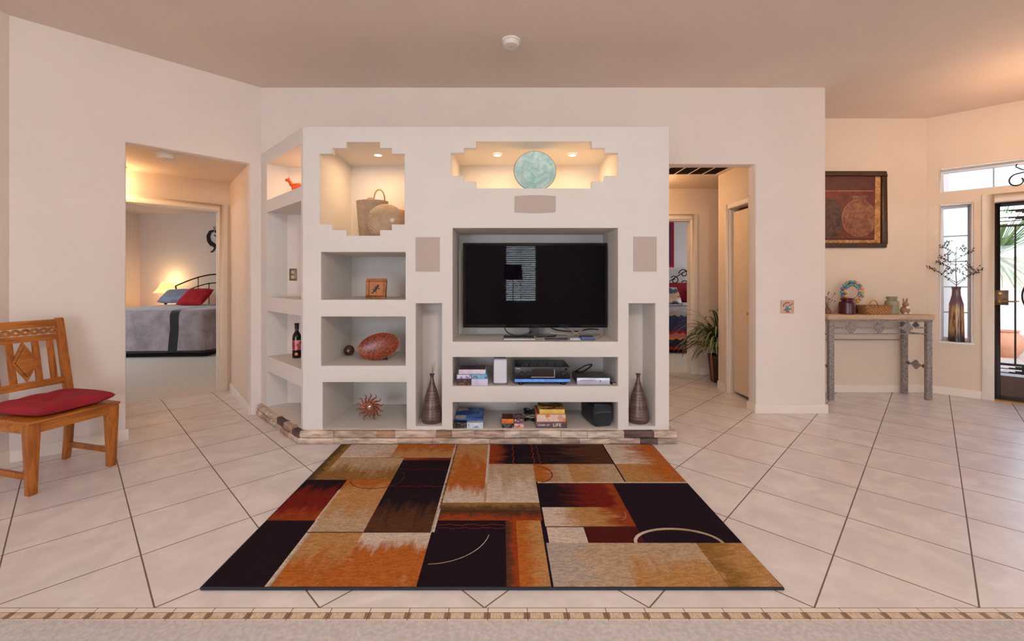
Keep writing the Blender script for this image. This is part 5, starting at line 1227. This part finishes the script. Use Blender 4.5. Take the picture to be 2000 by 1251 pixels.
flush((1.75, 5.35, 2.54), 11, 'unseen round ceiling light added to warm the hall before the guest room')

# ================================================================== OUTSIDE
mb = MB(); mb.add([(5.2, 5.02, -.03), (7.3, 2.9, -.03), (30, 2.9, -.03), (30, 26, -.03), (6.3, 26, -.03), (6.3, 6.0, -.03)], [(0, 1, 2, 3, 4, 5)])
struct(mb, 'floor_patio', mat('gravel', S(196, 176, 160), .95, var=.35, scale=60, bump=1, bscale=120), smooth=False)
mb = MB(); mb.box(6.4, 17, 10.4, 10.6, -.03, 1.05); mb.box(6.3, 17.1, 10.35, 10.65, 1.05, 1.10); struct(mb, 'wall_patio', mat('stucco_white', S(232, 228, 226), .85, var=.03, bump=.5, bscale=60))
po = thing('terracotta_pot', 'large rounded terracotta pot on the patio beyond the glass door', 'pot', (8.68, 7.45, -.03))
mb = MB(); mb.lathe([(.14, 0), (.20, .08), (.255, .22), (.24, .33), (.18, .40), (.165, .43), (.19, .45), (.185, .46), (.15, .45), (.14, .38)], seg=36); mb.build('body', mat('terracotta', S(214, 150, 116), .8, var=.08), po)
mb = MB(); mb.lathe([(.145, .40), (.02, .405)], seg=24); mb.build('soil', cache['soil'], po)
pm = thing('yucca_palm', 'spiky green yucca palm behind the low patio wall', 'palm', (13.6, 11.9, -.03))
mb = MB(); mb.lathe([(.22, 0), (.17, .3), (.15, 1.2), (.18, 1.9), (.10, 2.0)], seg=16); mb.build('trunk', mat('palm_trunk', S(140, 112, 84), .9, var=.3, scale=20, bump=1, bscale=30), pm)
mb = MB(); rr = random.Random(2)
for k in range(230):
    a = rr.uniform(0, 2*PI); el = rr.uniform(-.75, 1.4); L = rr.uniform(1.1, 1.7); d = Vector((math.cos(a)*math.cos(el), math.sin(a)*math.cos(el), math.sin(el)))
    s_ = d.cross(Vector((0, 0, 1))).normalized(); p = Vector((0, 0, 2.0))+d*.12; q = p+d*L*.6; e_ = p+d*L+Vector((0, 0, -.10)); mi = k % 2
    mb.add([tuple(p-s_*.018), tuple(p+s_*.018), tuple(q+s_*.026), tuple(e_), tuple(q-s_*.026)], [(0, 1, 2, 4), (4, 2, 3)], mi)
mb.build('fronds', [mat('frond_green', S(96, 140, 70), .5, var=.2), mat('frond_pale', S(160, 186, 120), .5, var=.2)], pm, smooth=False)
for i, (x, y, s_, lab) in enumerate(((19.4, 16.6, 1.40, 'huge tan boulder rising behind the yucca palm'), (15.9, 15.9, .9, 'lower tan boulder beside the huge one beyond the patio wall'))):
    mb = MB(); mb.ball((0, 0, s_*.7), s_, 22, 14, sc_=(1.3, 1, .85)); rr2 = random.Random(i)
    mb.v = [(a*(1+rr2.uniform(-.05, .05)), b*(1+rr2.uniform(-.05, .05)), max(0, c*(1+rr2.uniform(-.05, .05)))) for a, b, c in mb.v]
    o = mb.build('boulder', mat('boulder_tan', S(206, 168, 130), .9, var=.15, scale=5, bump=1, bscale=8), None, loc=(x, y, -.03)); tag(o, lab, 'boulder')
for i, (x, y) in enumerate(((10.4, 12.6), (16.6, 12.4), (13.0, 15.0), (19.0, 13.0))):
    sh = thing('desert_shrub', ('rounded green shrub at the left behind the patio wall', 'rounded green shrub right of the yucca', 'green shrub behind the yucca trunk', 'green shrub at the far right behind the patio wall')[i], 'shrub', (x, y, -.03))
    mb = MB(); rr = random.Random(30+i)
    for k in range(500):
        a = rr.uniform(0, 2*PI); el = math.asin(rr.uniform(-.2, 1)); r_ = .85*rr.uniform(.6, 1); c = Vector((r_*math.cos(a)*math.cos(el), r_*math.sin(a)*math.cos(el), .55+.8*r_*math.sin(el)))
        u = Vector((rr.uniform(-1, 1), rr.uniform(-1, 1), rr.uniform(-1, 1))).normalized()*.07; v = u.orthogonal().normalized()*.03; mb.add([tuple(c-u), tuple(c+v), tuple(c+u), tuple(c-v)], [(0, 1, 2, 3)])
    mb.build('foliage', mat('shrub_green', S(120, 146, 88), .6, var=.3, scale=6), sh, smooth=False)
    mb = MB(); mb.tube([(0, 0, 0), (.03, 0, .35), (0, .02, .7)], .03); mb.build('stem', cache['palm_trunk'], sh)
